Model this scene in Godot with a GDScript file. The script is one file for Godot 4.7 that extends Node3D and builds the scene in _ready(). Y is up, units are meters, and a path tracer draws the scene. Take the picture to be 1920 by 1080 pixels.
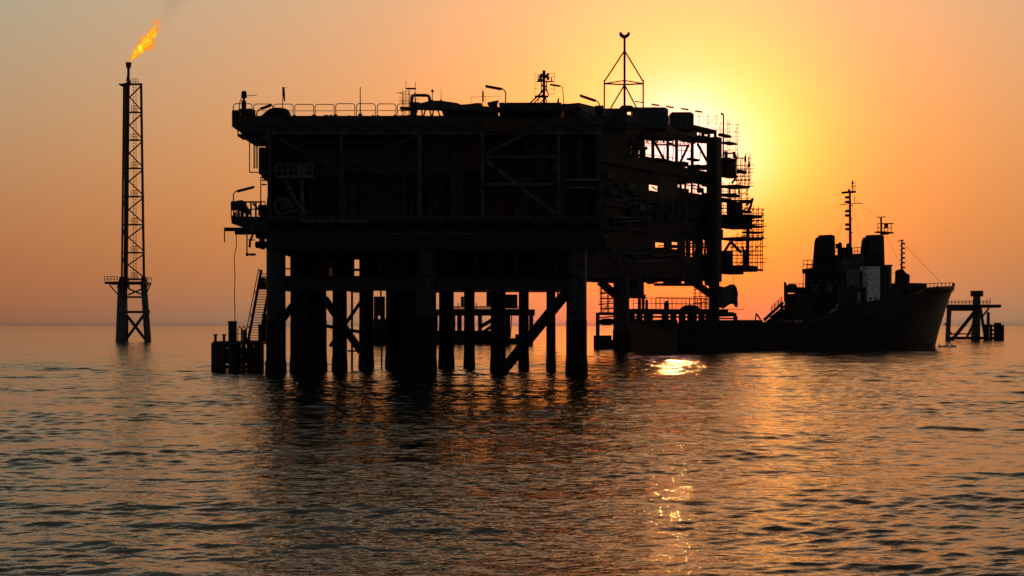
extends Node3D
# Offshore gas platforms, a flare tower and a supply ship against a low sun.
# F, HY: focal length and horizon row of the photograph (1920 wide); EYE: height of the lens over the sea.
const F := 2638.0
const HY := 610.0
const EYE := 4.0
var rng := RandomNumberGenerator.new()
var box_mesh := BoxMesh.new()
var tubes := {}
var M := {}
var used := {}
var SUN := Vector3.ZERO
var GLOW := Vector3.ZERO


func P(px: float, py: float, d: float) -> Vector3:
	return Vector3((px - 960.0) / F * d, EYE + (HY - py) / F * d, -d)


# ---------------------------------------------------------------- helpers
func numbered(called: String) -> String:
	var n: int = used.get(called, 0)
	used[called] = n + 1
	return called if n == 0 else "%s_%03d" % [called, n]


func thing(called: String, label: String, category: String, at := Transform3D(), group := "") -> Node3D:
	var o := Node3D.new()
	o.name = numbered(called)
	add_child(o, true)
	o.transform = at
	tag(o, label, category, group)
	return o


func tag(o: Node, label: String, category: String, group := "") -> void:
	o.set_meta("label", label)
	o.set_meta("category", category)
	if group:
		o.set_meta("group", group)


func put(parent: Node, called: String, mesh: Mesh, mat: Material, x := Transform3D()) -> MeshInstance3D:
	var o := MeshInstance3D.new()
	var key := str(parent.get_instance_id()) + called
	var n: int = used.get(key, 0)
	used[key] = n + 1
	o.name = called if n == 0 else "%s_%03d" % [called, n]
	o.mesh = mesh
	o.material_override = mat
	o.transform = x
	parent.add_child(o, true)
	return o


func tube_mesh(sides: int, taper: float) -> Mesh:
	var key := "%d/%.2f" % [sides, taper]
	if not tubes.has(key):
		var c := CylinderMesh.new()
		c.radial_segments = sides
		c.rings = 0
		c.height = 1.0
		c.bottom_radius = 0.5
		c.top_radius = 0.5 * taper
		tubes[key] = c
	return tubes[key]


func along(a: Vector3, b: Vector3, w: float, h: float) -> Transform3D:
	# a unit shape whose y axis runs from a to b; w across, h in depth
	var y := b - a
	var n := y.normalized()
	var z := Vector3(0, 0, 1) if absf(n.z) < 0.9 else Vector3(0, 1, 0)
	var x := n.cross(z).normalized()
	z = x.cross(n).normalized()
	return Transform3D(Basis(x * w, y, z * h), (a + b) * 0.5)


func tube(parent: Node, called: String, a: Vector3, b: Vector3, r: float, mat: Material, sides := 8, taper := 1.0) -> MeshInstance3D:
	return put(parent, called, tube_mesh(sides, taper), mat, along(a, b, r * 2.0, r * 2.0))


func bar(parent: Node, called: String, a: Vector3, b: Vector3, w: float, h: float, mat: Material) -> MeshInstance3D:
	return put(parent, called, box_mesh, mat, along(a, b, w, h))


func box(parent: Node, called: String, a: Vector3, b: Vector3, mat: Material) -> MeshInstance3D:
	var s := (b - a).abs()
	return put(parent, called, box_mesh, mat, Transform3D(Basis.from_scale(s), (a + b) * 0.5))


func st_tri(st: SurfaceTool, a: Vector3, b: Vector3, c: Vector3) -> void:
	st.add_vertex(a)
	st.add_vertex(b)
	st.add_vertex(c)


func st_quad(st: SurfaceTool, a: Vector3, b: Vector3, c: Vector3, d: Vector3) -> void:
	st_tri(st, a, b, c)
	st_tri(st, a, c, d)


func start() -> SurfaceTool:
	var st := SurfaceTool.new()
	st.begin(Mesh.PRIMITIVE_TRIANGLES)
	return st


func prism(parent: Node, called: String, outline: Array, z0: float, z1: float, mat: Material, inset := 0.0) -> MeshInstance3D:
	# outline: Vector2 points of a closed shape in the xy plane; z0 front, z1 back. inset rounds the edges off.
	var pts := PackedVector2Array(outline)
	if Geometry2D.is_polygon_clockwise(pts):
		pts.reverse()
	var st := start()
	st.set_smooth_group(-1)
	var rings := []
	var mid := Vector2.ZERO
	for p in pts:
		mid += p
	mid /= pts.size()
	var steps := [[z0, inset], [z0 + (z1 - z0) * 0.15, inset * 0.25], [z0 + (z1 - z0) * 0.5, 0.0], [z0 + (z1 - z0) * 0.85, inset * 0.25], [z1, inset]] if inset > 0.0 else [[z0, 0.0], [z1, 0.0]]
	for s in steps:
		var ring := []
		for p in pts:
			var q: Vector2 = p.lerp(mid, s[1])
			ring.append(Vector3(q.x, q.y, s[0]))
		rings.append(ring)
	var n := pts.size()
	for k in rings.size() - 1:
		for i in n:
			var j := (i + 1) % n
			st_quad(st, rings[k][i], rings[k + 1][i], rings[k + 1][j], rings[k][j])
	var tri := Geometry2D.triangulate_polygon(pts)
	for k in range(0, tri.size(), 3):
		var a := tri[k]
		var b := tri[k + 1]
		var c := tri[k + 2]
		st_tri(st, rings[0][c], rings[0][b], rings[0][a])
		st_tri(st, rings[-1][a], rings[-1][b], rings[-1][c])
	st.generate_normals()
	return put(parent, called, st.commit(), mat)


func st_tube(st: SurfaceTool, a: Vector3, b: Vector3, r: float, sides := 6, r2 := -1.0) -> void:
	var x := along(a, b, 1.0, 1.0)
	var u := x.basis.x.normalized()
	var v := x.basis.z.normalized()
	if r2 < 0.0:
		r2 = r
	for k in sides:
		var t0 := TAU * k / sides
		var t1 := TAU * (k + 1) / sides
		var d0 := u * cos(t0) + v * sin(t0)
		var d1 := u * cos(t1) + v * sin(t1)
		st_quad(st, a + d0 * r, b + d0 * r2, b + d1 * r2, a + d1 * r)
		st_tri(st, a, a + d0 * r, a + d1 * r)
		st_tri(st, b, b + d1 * r2, b + d0 * r2)


func bent(parent: Node, called: String, pts: Array, r: float, mat: Material, sides := 6) -> MeshInstance3D:
	var st := start()
	for k in pts.size() - 1:
		st_tube(st, pts[k], pts[k + 1], r, sides)
	st.generate_normals()
	return put(parent, called, st.commit(), mat)


func lathe(parent: Node, called: String, axis_from: Vector3, axis: Vector3, profile: Array, mat: Material, sides := 14) -> MeshInstance3D:
	# profile: Vector2(distance along the axis, radius)
	var n := axis.normalized()
	var u := n.cross(Vector3(0.3, 0.2, 1)).normalized()
	var v := n.cross(u)
	var st := start()
	st.set_smooth_group(0)
	for k in profile.size() - 1:
		for s in sides:
			var c0 := u * cos(TAU * s / sides) + v * sin(TAU * s / sides)
			var c1 := u * cos(TAU * (s + 1) / sides) + v * sin(TAU * (s + 1) / sides)
			var a: Vector3 = axis_from + n * profile[k].x
			var b: Vector3 = axis_from + n * profile[k + 1].x
			st_quad(st, a + c0 * profile[k].y, a + c1 * profile[k].y, b + c1 * profile[k + 1].y, b + c0 * profile[k + 1].y)
	st.generate_normals()
	return put(parent, called, st.commit(), mat)


func grime(tone: float, scale: float, seed_: int) -> NoiseTexture2D:
	var n := FastNoiseLite.new()
	n.seed = seed_
	n.noise_type = FastNoiseLite.TYPE_SIMPLEX_SMOOTH
	n.frequency = scale
	n.fractal_octaves = 5
	var g := Gradient.new()
	g.offsets = PackedFloat32Array([0.0, 0.45, 0.7, 1.0])
	g.colors = PackedColorArray([Color(tone, tone * 0.93, tone * 0.86), Color(0.85, 0.83, 0.8), Color(1, 1, 1), Color(0.92, 0.9, 0.9)])
	var t := NoiseTexture2D.new()
	t.width = 256
	t.height = 256
	t.seamless = true
	t.noise = n
	t.color_ramp = g
	return t


func paint(called: String, r: float, g: float, b: float, rough: float, tex: Texture2D, size := 3.0, metal := 0.0) -> void:
	var m := StandardMaterial3D.new()
	m.resource_name = called
	m.albedo_color = Color(r, g, b).linear_to_srgb()
	m.roughness = rough
	m.metallic = metal
	m.metallic_specular = 0.3
	m.albedo_texture = tex
	m.uv1_triplanar = true
	m.uv1_world_triplanar = true
	m.uv1_scale = Vector3.ONE / size
	M[called] = m


func make_materials() -> void:
	var t1 := grime(0.35, 0.012, 3)
	var t2 := grime(0.5, 0.03, 8)
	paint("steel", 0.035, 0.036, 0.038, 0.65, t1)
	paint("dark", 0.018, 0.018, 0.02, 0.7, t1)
	paint("rust", 0.06, 0.028, 0.018, 0.85, t2)
	paint("red", 0.10, 0.022, 0.016, 0.6, t2)
	paint("navy", 0.030, 0.037, 0.045, 0.55, t1)
	paint("grey", 0.10, 0.115, 0.125, 0.55, t2)
	paint("pale", 0.30, 0.31, 0.32, 0.5, t2)
	paint("white", 0.75, 0.76, 0.78, 0.5, t2, 5.0)
	paint("growth", 0.012, 0.013, 0.010, 0.9, t2, 1.0)
	paint("plank", 0.05, 0.038, 0.025, 0.9, t2, 1.0)
	paint("canvas", 0.12, 0.12, 0.125, 0.9, t2, 2.0)
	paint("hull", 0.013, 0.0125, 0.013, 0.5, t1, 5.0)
	paint("rope", 0.06, 0.045, 0.03, 0.95, t2, 0.5)
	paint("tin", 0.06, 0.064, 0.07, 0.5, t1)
	var w := StandardMaterial3D.new()
	w.resource_name = "window_glass"
	w.albedo_color = Color(0.02, 0.022, 0.025)
	w.roughness = 0.08
	M["glass"] = w
	for f in [["flame_outer", Color(1.0, 0.55, 0.14), 1.05, 0.4], ["flame_inner", Color(1.0, 0.72, 0.08), 1.25, 0.9], ["flame_core", Color(1.0, 0.93, 0.30), 1.5, 1.0]]:
		var m := StandardMaterial3D.new()
		m.resource_name = f[0]
		m.albedo_color = Color(0, 0, 0, f[3])
		m.roughness = 1.0
		m.emission_enabled = true
		m.emission = f[1]
		m.emission_energy_multiplier = f[2]
		if f[3] < 1.0:
			m.transparency = BaseMaterial3D.TRANSPARENCY_ALPHA
		M[f[0]] = m


# ---------------------------------------------------------------- sky and sea
func sky_color(dir: Vector3) -> Color:
	# Hazy dusk air: a dim band of haze at the horizon, a wide glow and a small white core round the sun.
	var el := rad_to_deg(asin(clampf(dir.y, 0.0, 1.0)))
	var az := rad_to_deg(atan2(dir.x, -dir.z))
	var ee := el if el < 12.5 else 12.5 + 2.0 * (1.0 - exp(-(el - 12.5) / 2.0))
	var off := az - 6.8
	var aa := off if absf(off) < 26.0 else signf(off) * (26.0 + 3.0 * (1.0 - exp(-(absf(off) - 26.0) / 3.0)))
	var near_ := Vector3(sin(deg_to_rad(aa + 6.8)) * cos(deg_to_rad(ee)), sin(deg_to_rad(ee)), -cos(deg_to_rad(aa + 6.8)) * cos(deg_to_rad(ee)))
	var th := rad_to_deg(acos(clampf(near_.dot(SUN), -1.0, 1.0)))
	var e1 := exp(-ee / 31.73)
	var e2 := exp(-ee / 4.462)
	var g1 := exp(-th / 34.33)
	var g2 := exp(-pow(th / 6.104, 2.0))
	var g3 := exp(-pow(th / 2.252, 2.0))
	var r := -0.9793 + 1.0913 * e1 + 1.6116 * g1 - 1.2646 * g1 * e2 - 0.2288 * g2 + 1.4247 * g2 * e2 - 0.3215 * g3
	var g := 0.9882 - 1.0434 * e1 + 0.2417 * g1 + 0.1145 * g1 * e2 + 0.6293 * g2 - 0.7875 * g2 * e2 + 0.252 * g3
	var b := 1.159 - 1.2092 * e1 - 0.1828 * g1 + 0.4228 * g1 * e2 + 0.0722 * g2 - 0.2852 * g2 * e2 + 0.9294 * g3
	# where the photograph is overexposed the air itself is brighter still, most of all in red
	r += 1.5 * exp(-pow(th / 6.5, 2.0))
	var low := 1.0 + 0.37 * exp(-ee / 1.3)
	r *= low
	g *= low * (1.0 + 0.10 * exp(-ee / 1.6))
	b *= low * (1.0 + 0.08 * exp(-ee / 1.6))
	g *= (1.0 - 0.07 * smoothstep(6.0, 13.0, el)) * (1.0 + 0.035 * smoothstep(1.0, 4.0, ee) * smoothstep(5.0, 12.0, th))
	b *= 1.0 - 0.06 * smoothstep(1.0, 4.0, ee) * smoothstep(5.0, 12.0, th)
	var c := Vector3(maxf(r, 0.05), maxf(g, 0.04), maxf(b, 0.03))
	var th2 := rad_to_deg(acos(clampf(near_.dot(GLOW), -1.0, 1.0)))
	var veil := smoothstep(2.4, 6.2, ee)
	c.y += 0.28 * veil * exp(-pow(th2 / 3.0, 2.0))
	c.z += 0.14 * veil * exp(-pow(th2 / 1.7, 2.0))
	# overhead the air is a dim grey blue; away from the sun it darkens
	# the glow over the sun reaches higher than the haze to either side
	var up := smoothstep(12.3, 22.0 + 26.0 * exp(-pow((off - 3.0) / 12.0, 2.0)), el)
	c = c.lerp(Vector3(0.105, 0.098, 0.08), up)
	var away := smoothstep(25.0, 120.0, absf(off))
	c = c.lerp(Vector3(0.095, 0.085, 0.085).lerp(Vector3(0.085, 0.09, 0.105), up), away)
	return Color(c.x, c.y, c.z)


func make_sky() -> Sky:
	var w := 1024
	var h := 512
	var im := Image.create_empty(w, h, false, Image.FORMAT_RGBF)
	im.fill(Color(0.12, 0.10, 0.08))
	for j in h / 2 + 1:
		var el := (0.5 - (j + 0.5) / h) * PI
		for i in w:
			var az := wrapf((i + 0.5) / w * TAU, -PI, PI)
			im.set_pixel(i, j, sky_color(Vector3(sin(az) * cos(el), sin(el), -cos(az) * cos(el))))
	var pm := PanoramaSkyMaterial.new()
	pm.panorama = ImageTexture.create_from_image(im)
	var s := Sky.new()
	s.sky_material = pm
	return s


func make_sea() -> void:
	var r := RandomNumberGenerator.new()
	r.seed = 21
	var kx := PackedFloat32Array()
	var kz := PackedFloat32Array()
	var am := PackedFloat32Array()
	var ph := PackedFloat32Array()
	var wl := PackedFloat32Array()
	var count := 40
	var calm := FastNoiseLite.new()
	calm.seed = 40
	calm.frequency = 0.06
	calm.fractal_octaves = 3
	for i in count:
		var lam := 0.25 * pow(64.0, float(i) / (count - 1)) * r.randf_range(0.92, 1.08)
		var spread := deg_to_rad(lerpf(48.0, 26.0, float(i) / count))
		var a := clampf(r.randfn(0.12, 0.6), -1.3, 1.3) * spread
		var slope := 0.042 if lam < 0.9 else 0.042 * pow(0.9 / lam, 0.8)
		kx.append(sin(a) * TAU / lam)
		kz.append(cos(a) * TAU / lam)
		am.append(slope * lam / TAU)
		ph.append(r.randf() * TAU)
		wl.append(lam)
	# rows away from the boat, finer near it; columns fan out from a point behind it
	var zs := PackedFloat32Array()
	var z := 40.0
	while z > -9000.0:
		zs.append(z)
		var d := absf(z)
		if z > -12.0:
			z -= 1.0
		elif d < 900.0:
			z -= clampf(d * (0.0034 if d < 150.0 else 0.005), 0.06, 2.5)
		elif d < 2500.0:
			z -= d * 0.008
		else:
			z -= d * 0.06
	var slopes := PackedFloat32Array()
	for k in 30:
		slopes.append(-3.0 + (3.0 - 0.46) * k / 30.0)
	for k in 700:
		slopes.append(-0.46 + 0.92 * k / 699.0)
	for k in 30:
		slopes.append(0.46 + (3.0 - 0.46) * (k + 1) / 30.0)
	var nc := slopes.size()
	var nr := zs.size()
	var vs := PackedVector3Array()
	var ns := PackedVector3Array()
	var uv := PackedVector2Array()
	vs.resize(nc * nr)
	ns.resize(nc * nr)
	uv.resize(nc * nr)
	for j in nr:
		var zz := zs[j]
		var reach := 0.5 * (-zz + sqrt(zz * zz + 784.0))
		var cell := maxf(absf(zs[mini(j + 1, nr - 1)] - zz), reach * 0.0013)
		if j == nr - 1:
			cell = 1000.0
		var far_chop := 1.0 + 0.8 * smoothstep(35.0, 150.0, -zz)
		var act := []
		for i in count:
			var f := clampf((wl[i] / cell - 1.8) / 1.6, 0.0, 1.0)
			if f > 0.0:
				act.append([kx[i], kz[i] * zz + ph[i], am[i] * f, kz[i], wl[i]])
		for c in nc:
			var x := slopes[c] * reach
			var y := 0.0
			var gx := 0.0
			var gz := 0.0
			if absf(slopes[c]) < 0.5:
				var gust := clampf(0.95 + 1.1 * calm.get_noise_2d(x, zz * 1.4), 0.35, 1.6) * far_chop
				for q in act:
					var t: float = q[0] * x + q[1]
					var h: float = q[2] * gust if q[4] < 4.0 else q[2]
					var co: float = cos(t) * h
					var sn: float = sin(t)
					co *= 1.0 + sn * 0.8
					y += h * (sn - 0.2 * (1.0 - 2.0 * sn * sn))
					gx += co * q[0]
					gz += co * q[3]
			var id := j * nc + c
			vs[id] = Vector3(x, y, zz)
			ns[id] = Vector3(-gx, 1.0, -gz).normalized()
			uv[id] = Vector2((x + zz * 0.13) / 21.0, (zz - x * 0.09) / 15.0)
	var ix := PackedInt32Array()
	ix.resize((nc - 1) * (nr - 1) * 6)
	var n := 0
	for j in nr - 1:
		for c in nc - 1:
			var a := j * nc + c
			var b := a + nc
			ix[n] = a
			ix[n + 1] = b
			ix[n + 2] = a + 1
			ix[n + 3] = a + 1
			ix[n + 4] = b
			ix[n + 5] = b + 1
			n += 6
	var arr := []
	arr.resize(Mesh.ARRAY_MAX)
	arr[Mesh.ARRAY_VERTEX] = vs
	arr[Mesh.ARRAY_NORMAL] = ns
	arr[Mesh.ARRAY_TEX_UV] = uv
	arr[Mesh.ARRAY_INDEX] = ix
	var me := ArrayMesh.new()
	me.add_surface_from_arrays(Mesh.PRIMITIVE_TRIANGLES, arr)
	var m := StandardMaterial3D.new()
	m.resource_name = "sea_water"
	m.albedo_color = Color(0.006, 0.010, 0.011).linear_to_srgb()
	m.roughness = 0.06
	var no := FastNoiseLite.new()
	no.seed = 5
	no.noise_type = FastNoiseLite.TYPE_SIMPLEX_SMOOTH
	no.frequency = 0.017
	no.fractal_octaves = 6
	no.fractal_gain = 0.58
	var nt := NoiseTexture2D.new()
	nt.width = 1024
	nt.height = 1024
	nt.seamless = true
	nt.as_normal_map = true
	nt.bump_strength = 6.0
	nt.noise = no
	m.normal_enabled = true
	m.normal_texture = nt
	m.normal_scale = 0.4
	var o := MeshInstance3D.new()
	o.name = "sea"
	o.mesh = me
	o.material_override = m
	o.set_meta("kind", "structure")
	o.set_meta("label", "dark rippled sea water reflecting the orange dusk sky")
	add_child(o)


# ---------------------------------------------------------------- shared builders
func nest(child: MeshInstance3D, part: MeshInstance3D) -> void:
	# makes a part a sub-part of another part of the same thing, staying where it is
	var x := part.transform.affine_inverse() * child.transform
	child.get_parent().remove_child(child)
	part.add_child(child, true)
	child.transform = x


func rail_panel(parent: Node, a: Vector3, b: Vector3, h: float, r: float, mat: Material) -> void:
	# one hooped guardrail panel: two posts joined by a top rail with rounded corners, and a mid rail
	var d := (b - a).normalized()
	var up := Vector3.UP
	var c := h * 0.16
	var p := bent(parent, "railing_panel", [a, a + up * (h - c), a + up * (h - c * 0.3) + d * c * 0.3, a + up * h + d * c, b + up * h - d * c, b + up * (h - c * 0.3) - d * c * 0.3, b + up * (h - c), b], r, mat)
	tube(p, "mid_rail", a + up * h * 0.5, b + up * h * 0.5, r * 0.8, mat, 6)


func railing(parent: Node, a: Vector3, b: Vector3, h: float, r: float, posts: int, mat: Material) -> void:
	var p := bent(parent, "railing", [a + Vector3.UP * h, b + Vector3.UP * h], r, mat)
	tube(p, "mid_rail", a + Vector3.UP * h * 0.5, b + Vector3.UP * h * 0.5, r, mat, 6)
	for k in posts + 1:
		var f := a.lerp(b, float(k) / posts)
		tube(p, "post", f, f + Vector3.UP * h, r, mat, 6)


func scaffold(label: String, o: Vector3, w: float, h: float, dep: float, nx: int, ny: int, r: float, boards: float, seed_: int, called := "scaffold") -> Node3D:
	# tube scaffold standing at o: standards, ledgers, transoms, a few deck boards and braces
	var t := thing(called, label, "scaffold", Transform3D(Basis(), o), "scaffolding on the platforms")
	var q := RandomNumberGenerator.new()
	q.seed = seed_
	var tops := []
	for i in nx + 1:
		tops.append(h + q.randf_range(-0.2, 0.9) * h / ny)
	for i in nx + 1:
		for s in 2:
			var x := w * i / nx
			tube(t, "standard", Vector3(x, 0, -dep * s), Vector3(x + q.randf_range(-0.05, 0.05), tops[i] - s * 0.3, -dep * s), r, M.rust, 6)
	for j in range(0, ny + 1):
		var y := h * j / ny
		for s in 2:
			var x0 := -q.randf_range(0.0, 0.5)
			var x1 := w + q.randf_range(0.0, 0.9)
			if q.randf() < 0.25:
				x1 = w * 0.6
			if q.randf() < 0.2:
				x0 = w * q.randf_range(0.2, 0.6)
			tube(t, "ledger", Vector3(x0, y + q.randf_range(-0.1, 0.2), -dep * s), Vector3(x1, y + q.randf_range(-0.05, 0.2), -dep * s), r * q.randf_range(0.8, 1.2), M.rust, 6)
			if j < ny and q.randf() < 0.7:
				tube(t, "guard_tube", Vector3(x0, y + h / ny * 0.5, -dep * s), Vector3(x1, y + h / ny * 0.5, -dep * s), r * 0.8, M.rust, 6)
		for i in nx + 1:
			tube(t, "transom", Vector3(w * i / nx, y, 0.3), Vector3(w * i / nx, y, -dep - 0.3), r, M.rust, 6)
		if q.randf() < boards:
			for k in 3:
				box(t, "board", Vector3(-0.2, y + 0.1, -dep * k / 3.0 - 0.05), Vector3(w + q.randf_range(0.1, 0.5), y + 0.16 + 0.12 * q.randf(), -dep * (k + 1) / 3.0), M.plank)
	if ny > 1:
		tube(t, "brace", Vector3(0, 0, 0.1), Vector3(w, h * 0.9, 0.1), r * 0.9, M.rust, 6)
	return t


func lamp_post(label: String, foot: Vector3, top: Vector3, tip: Vector3, r: float, kind := "deck_lamp") -> Node3D:
	# a bent pole that carries a long unlit tube lamp
	var t := thing(kind, label, "lamp", Transform3D(Basis(), foot), "unlit lamps on the platforms")
	var a := top - foot
	var b := tip - foot
	var d := (b - a).normalized()
	var c := r * 4.0
	bent(t, "pole", [Vector3.ZERO, a - Vector3.UP * c, a + d * c, a + d * c * 2.0], r, M.dark)
	tube(t, "foot_plate", Vector3(0, 0, 0), Vector3(0, 0.08, 0), r * 3.0, M.dark, 8)
	bar(t, "lamp_housing", a + d * c * 1.5, b, r * 3.2, r * 4.0, M.steel)
	bar(t, "diffuser", a + d * c * 1.9 - Vector3.UP * r * 2.0, b - d * 0.05 - Vector3.UP * r * 2.0, r * 1.6, r * 2.6, M.pale)
	return t


func pole(called: String, label: String, category: String, a: Vector3, b: Vector3, r: float) -> Node3D:
	var t := thing(called, label, category, Transform3D(Basis(), a))
	tube(t, "pole", Vector3.ZERO, b - a, r, M.dark, 8, 0.6)
	tube(t, "base", Vector3.ZERO, Vector3(0, 0.25, 0), r * 3.0, M.dark, 8)
	return t


# ---------------------------------------------------------------- near platform
const D1 := 116.0
const O1 := Vector3(-9.0, 0.0, -116.0)


func q1(px: float, py: float, dz := 0.0) -> Vector3:
	return P(px, py, D1 + dz) - O1


func b1(parent: Node, called: String, x0: float, y0: float, x1: float, y1: float, z0: float, z1: float, mat: Material) -> MeshInstance3D:
	var a := q1(x0, y0, z0)
	var b := q1(x1, y1, z0)
	return box(parent, called, a, Vector3(b.x, b.y, a.z - (z1 - z0)), mat)


func near_platform() -> void:
	var t := thing("gas_platform", "nearest dark steel platform, a closed block on many thick legs", "platform", Transform3D(Basis(), O1))
	var q := RandomNumberGenerator.new()
	q.seed = 4
	# decks
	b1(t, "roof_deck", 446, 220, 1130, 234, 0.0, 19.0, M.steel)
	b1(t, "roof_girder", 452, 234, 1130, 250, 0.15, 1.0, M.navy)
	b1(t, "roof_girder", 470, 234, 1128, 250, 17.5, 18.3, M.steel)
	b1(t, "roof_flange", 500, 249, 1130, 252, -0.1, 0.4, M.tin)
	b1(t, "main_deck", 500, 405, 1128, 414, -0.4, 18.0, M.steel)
	b1(t, "main_deck_edge", 503, 406, 1126, 408, -0.5, -0.41, M.tin)
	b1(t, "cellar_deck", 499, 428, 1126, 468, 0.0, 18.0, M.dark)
	b1(t, "cellar_flange", 735, 437, 905, 440, -0.15, -0.02, M.tin)
	b1(t, "cellar_flange", 560, 411, 690, 417, -0.62, -0.42, M.tin)
	b1(t, "pipe_run", 1000, 415, 1125, 419, -0.3, 0.0, M.red)
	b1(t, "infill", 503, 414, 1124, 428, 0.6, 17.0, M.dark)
	for k in 32:
		var x := 462.0 + k * 21.4
		b1(t, "stiffener", x, 235, x + 2.2, 248.6, 0.0, 0.14, M.steel)
	# cladding between roof and main deck
	var x0 := 506.0
	var k0 := 0
	while x0 < 1120.0:
		var w := q.randf_range(28.0, 52.0)
		var x1 := minf(x0 + w, 1122.0)
		var mats := [M.dark, M.steel, M.dark, M.navy, M.rust]
		var mm: Material = mats[q.randi() % 5]
		b1(t, "wall_panel", x0, 252, x1 - 1.5, 328, 1.3 + 0.35 * (k0 % 3), 2.6, mm)
		b1(t, "wall_panel", x0, 330, x1 - 1.5, 404, 1.5 + 0.35 * ((k0 + 1) % 3), 2.8, mats[q.randi() % 5])
		x0 = x1
		k0 += 1
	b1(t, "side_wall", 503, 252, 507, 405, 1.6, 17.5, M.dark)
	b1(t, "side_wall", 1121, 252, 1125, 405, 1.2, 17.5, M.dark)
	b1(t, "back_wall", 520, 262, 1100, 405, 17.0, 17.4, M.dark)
	# front frame
	for x in [505.0, 640.0, 787.0, 905.0, 1047.0, 1121.0]:
		b1(t, "column", x - 3.5, 252, x + 3.5, 404, -0.1, 0.5, M.tin if x > 700 and x < 1100 else M.steel)
	for y in [294.0, 345.0]:
		b1(t, "cross_beam", 909, y - 2.5, 1043, y + 2.5, 0.0, 0.4, M.tin)
	b1(t, "cross_beam", 509, 318, 901, 322, 0.2, 0.6, M.steel)
	bar(t, "diagonal_brace", q1(910, 288, 0.2), q1(1043, 224, 0.2), 0.28, 0.3, M.tin)
	bar(t, "diagonal_brace", q1(910, 300, 0.2), q1(1043, 402, 0.2), 0.28, 0.3, M.tin)
	bar(t, "diagonal_brace", q1(960, 243, 0.6), q1(1002, 288, 0.6), 0.22, 0.25, M.steel)
	bar(t, "diagonal_brace", q1(950, 350, 0.7), q1(1010, 400, 0.7), 0.2, 0.2, M.steel)
	bar(t, "diagonal_brace", q1(645, 316, 0.3), q1(783, 254, 0.3), 0.24, 0.3, M.steel)
	bar(t, "diagonal_brace", q1(510, 254, 0.3), q1(636, 316, 0.3), 0.24, 0.3, M.steel)
	b1(t, "railing_screen", 905, 225, 985, 247, -0.25, -0.15, M.rust)
	# pipework on the face
	for k in 26:
		var x := q.randf_range(595.0, 900.0)
		var ya := q.randf_range(310.0, 350.0)
		tube(t, "pipe", q1(x, ya, 0.9), q1(x, 404, 0.9), q.randf_range(0.04, 0.13), [M.steel, M.navy, M.tin, M.rust][q.randi() % 4], 8)
	for k in 9:
		var y := q.randf_range(258.0, 400.0)
		var xa := q.randf_range(510.0, 800.0)
		tube(t, "pipe", q1(xa, y, 1.0), q1(xa + q.randf_range(60, 200), y, 1.0), q.randf_range(0.05, 0.12), [M.steel, M.navy, M.tin][q.randi() % 3], 8)
	tube(t, "pipe", q1(1085, 258, 0.4), q1(1085, 332, 0.4), 0.16, M.red, 10)
	tube(t, "pipe", q1(1091, 262, 0.4), q1(1091, 330, 0.4), 0.1, M.steel, 10)
	tube(t, "pipe", q1(1098, 360, 0.4), q1(1098, 404, 0.4), 0.2, M.rust, 10)
	b1(t, "landing_shelf", 1062, 335, 1124, 338.5, -1.6, 0.6, M.grey)
	b1(t, "landing_shelf", 1066, 350, 1115, 353, -1.5, 0.6, M.grey)
	tube(t, "tank", q1(1066, 344.5, -0.5), q1(1120, 344.5, -0.5), 0.22, M.navy, 12)
	# small access platform with valve gear at the left of the face
	b1(t, "access_deck", 517, 329, 586, 334, -1.4, 0.8, M.grey)
	railing(t, q1(517, 329, -1.3), q1(586, 329, -1.3), 0.9, 0.05, 6, M.grey)
	b1(t, "junction_box", 557, 311, 572, 328, -0.6, -0.1, M.grey)
	b1(t, "panel_cabinet", 574, 306, 590, 328, -0.3, 0.6, M.navy)
	bar(t, "access_leg", q1(534, 334, -0.8), q1(553, 374, -0.8), 0.24, 0.24, M.grey)
	bar(t, "access_leg", q1(566, 334, -0.8), q1(568, 404, -0.8), 0.24, 0.24, M.grey)
	bar(t, "access_leg", q1(583, 334, -0.3), q1(584, 404, -0.3), 0.18, 0.18, M.navy)
	bar(t, "access_leg", q1(553, 374, -0.8), q1(575, 402, -0.8), 0.18, 0.18, M.grey)
	for r in [[530.0, 388.0, 15.0], [549.0, 386.0, 11.0]]:
		var c := q1(r[0], r[1], -0.6)
		var pts := []
		for k in 17:
			pts.append(c + Vector3(cos(TAU * k / 16.0), sin(TAU * k / 16.0), 0.0) * r[2] * 0.044)
		bent(t, "hose_reel", pts, 0.09, M.grey)
		for k in 3:
			var d: Vector3 = Vector3(cos(PI * k / 3.0), sin(PI * k / 3.0), 0.0) * r[2] * 0.044
			tube(t, "reel_spoke", c - d, c + d, 0.04, M.grey, 6)
	# stepped underside and ladder at the left end
	prism(t, "roof_bracket", [xy(q1(433, 205)), xy(q1(433, 236)), xy(q1(446, 242)), xy(q1(470, 250)), xy(q1(500, 250)), xy(q1(500, 222)), xy(q1(452, 222)), xy(q1(445, 205))], -0.4 - 0.0, -4.0, M.steel)
	b1(t, "catwalk", 445, 251, 476, 255, 0.5, 3.0, M.steel)
	b1(t, "catwalk", 460, 258, 486, 262, 0.6, 3.0, M.steel)
	b1(t, "catwalk", 470, 264, 500, 268, 0.6, 3.0, M.steel)
	tube(t, "hanger", q1(446, 240, 0.7), q1(446, 253, 0.7), 0.05, M.steel, 6)
	tube(t, "hanger", q1(462, 248, 0.7), q1(462, 260, 0.7), 0.06, M.steel, 6)
	tube(t, "hanger", q1(475, 248, 0.7), q1(475, 266, 0.7), 0.08, M.steel, 6)
	tube(t, "hanger", q1(487, 248, 0.7), q1(487, 270, 0.7), 0.1, M.steel, 6)
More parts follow.
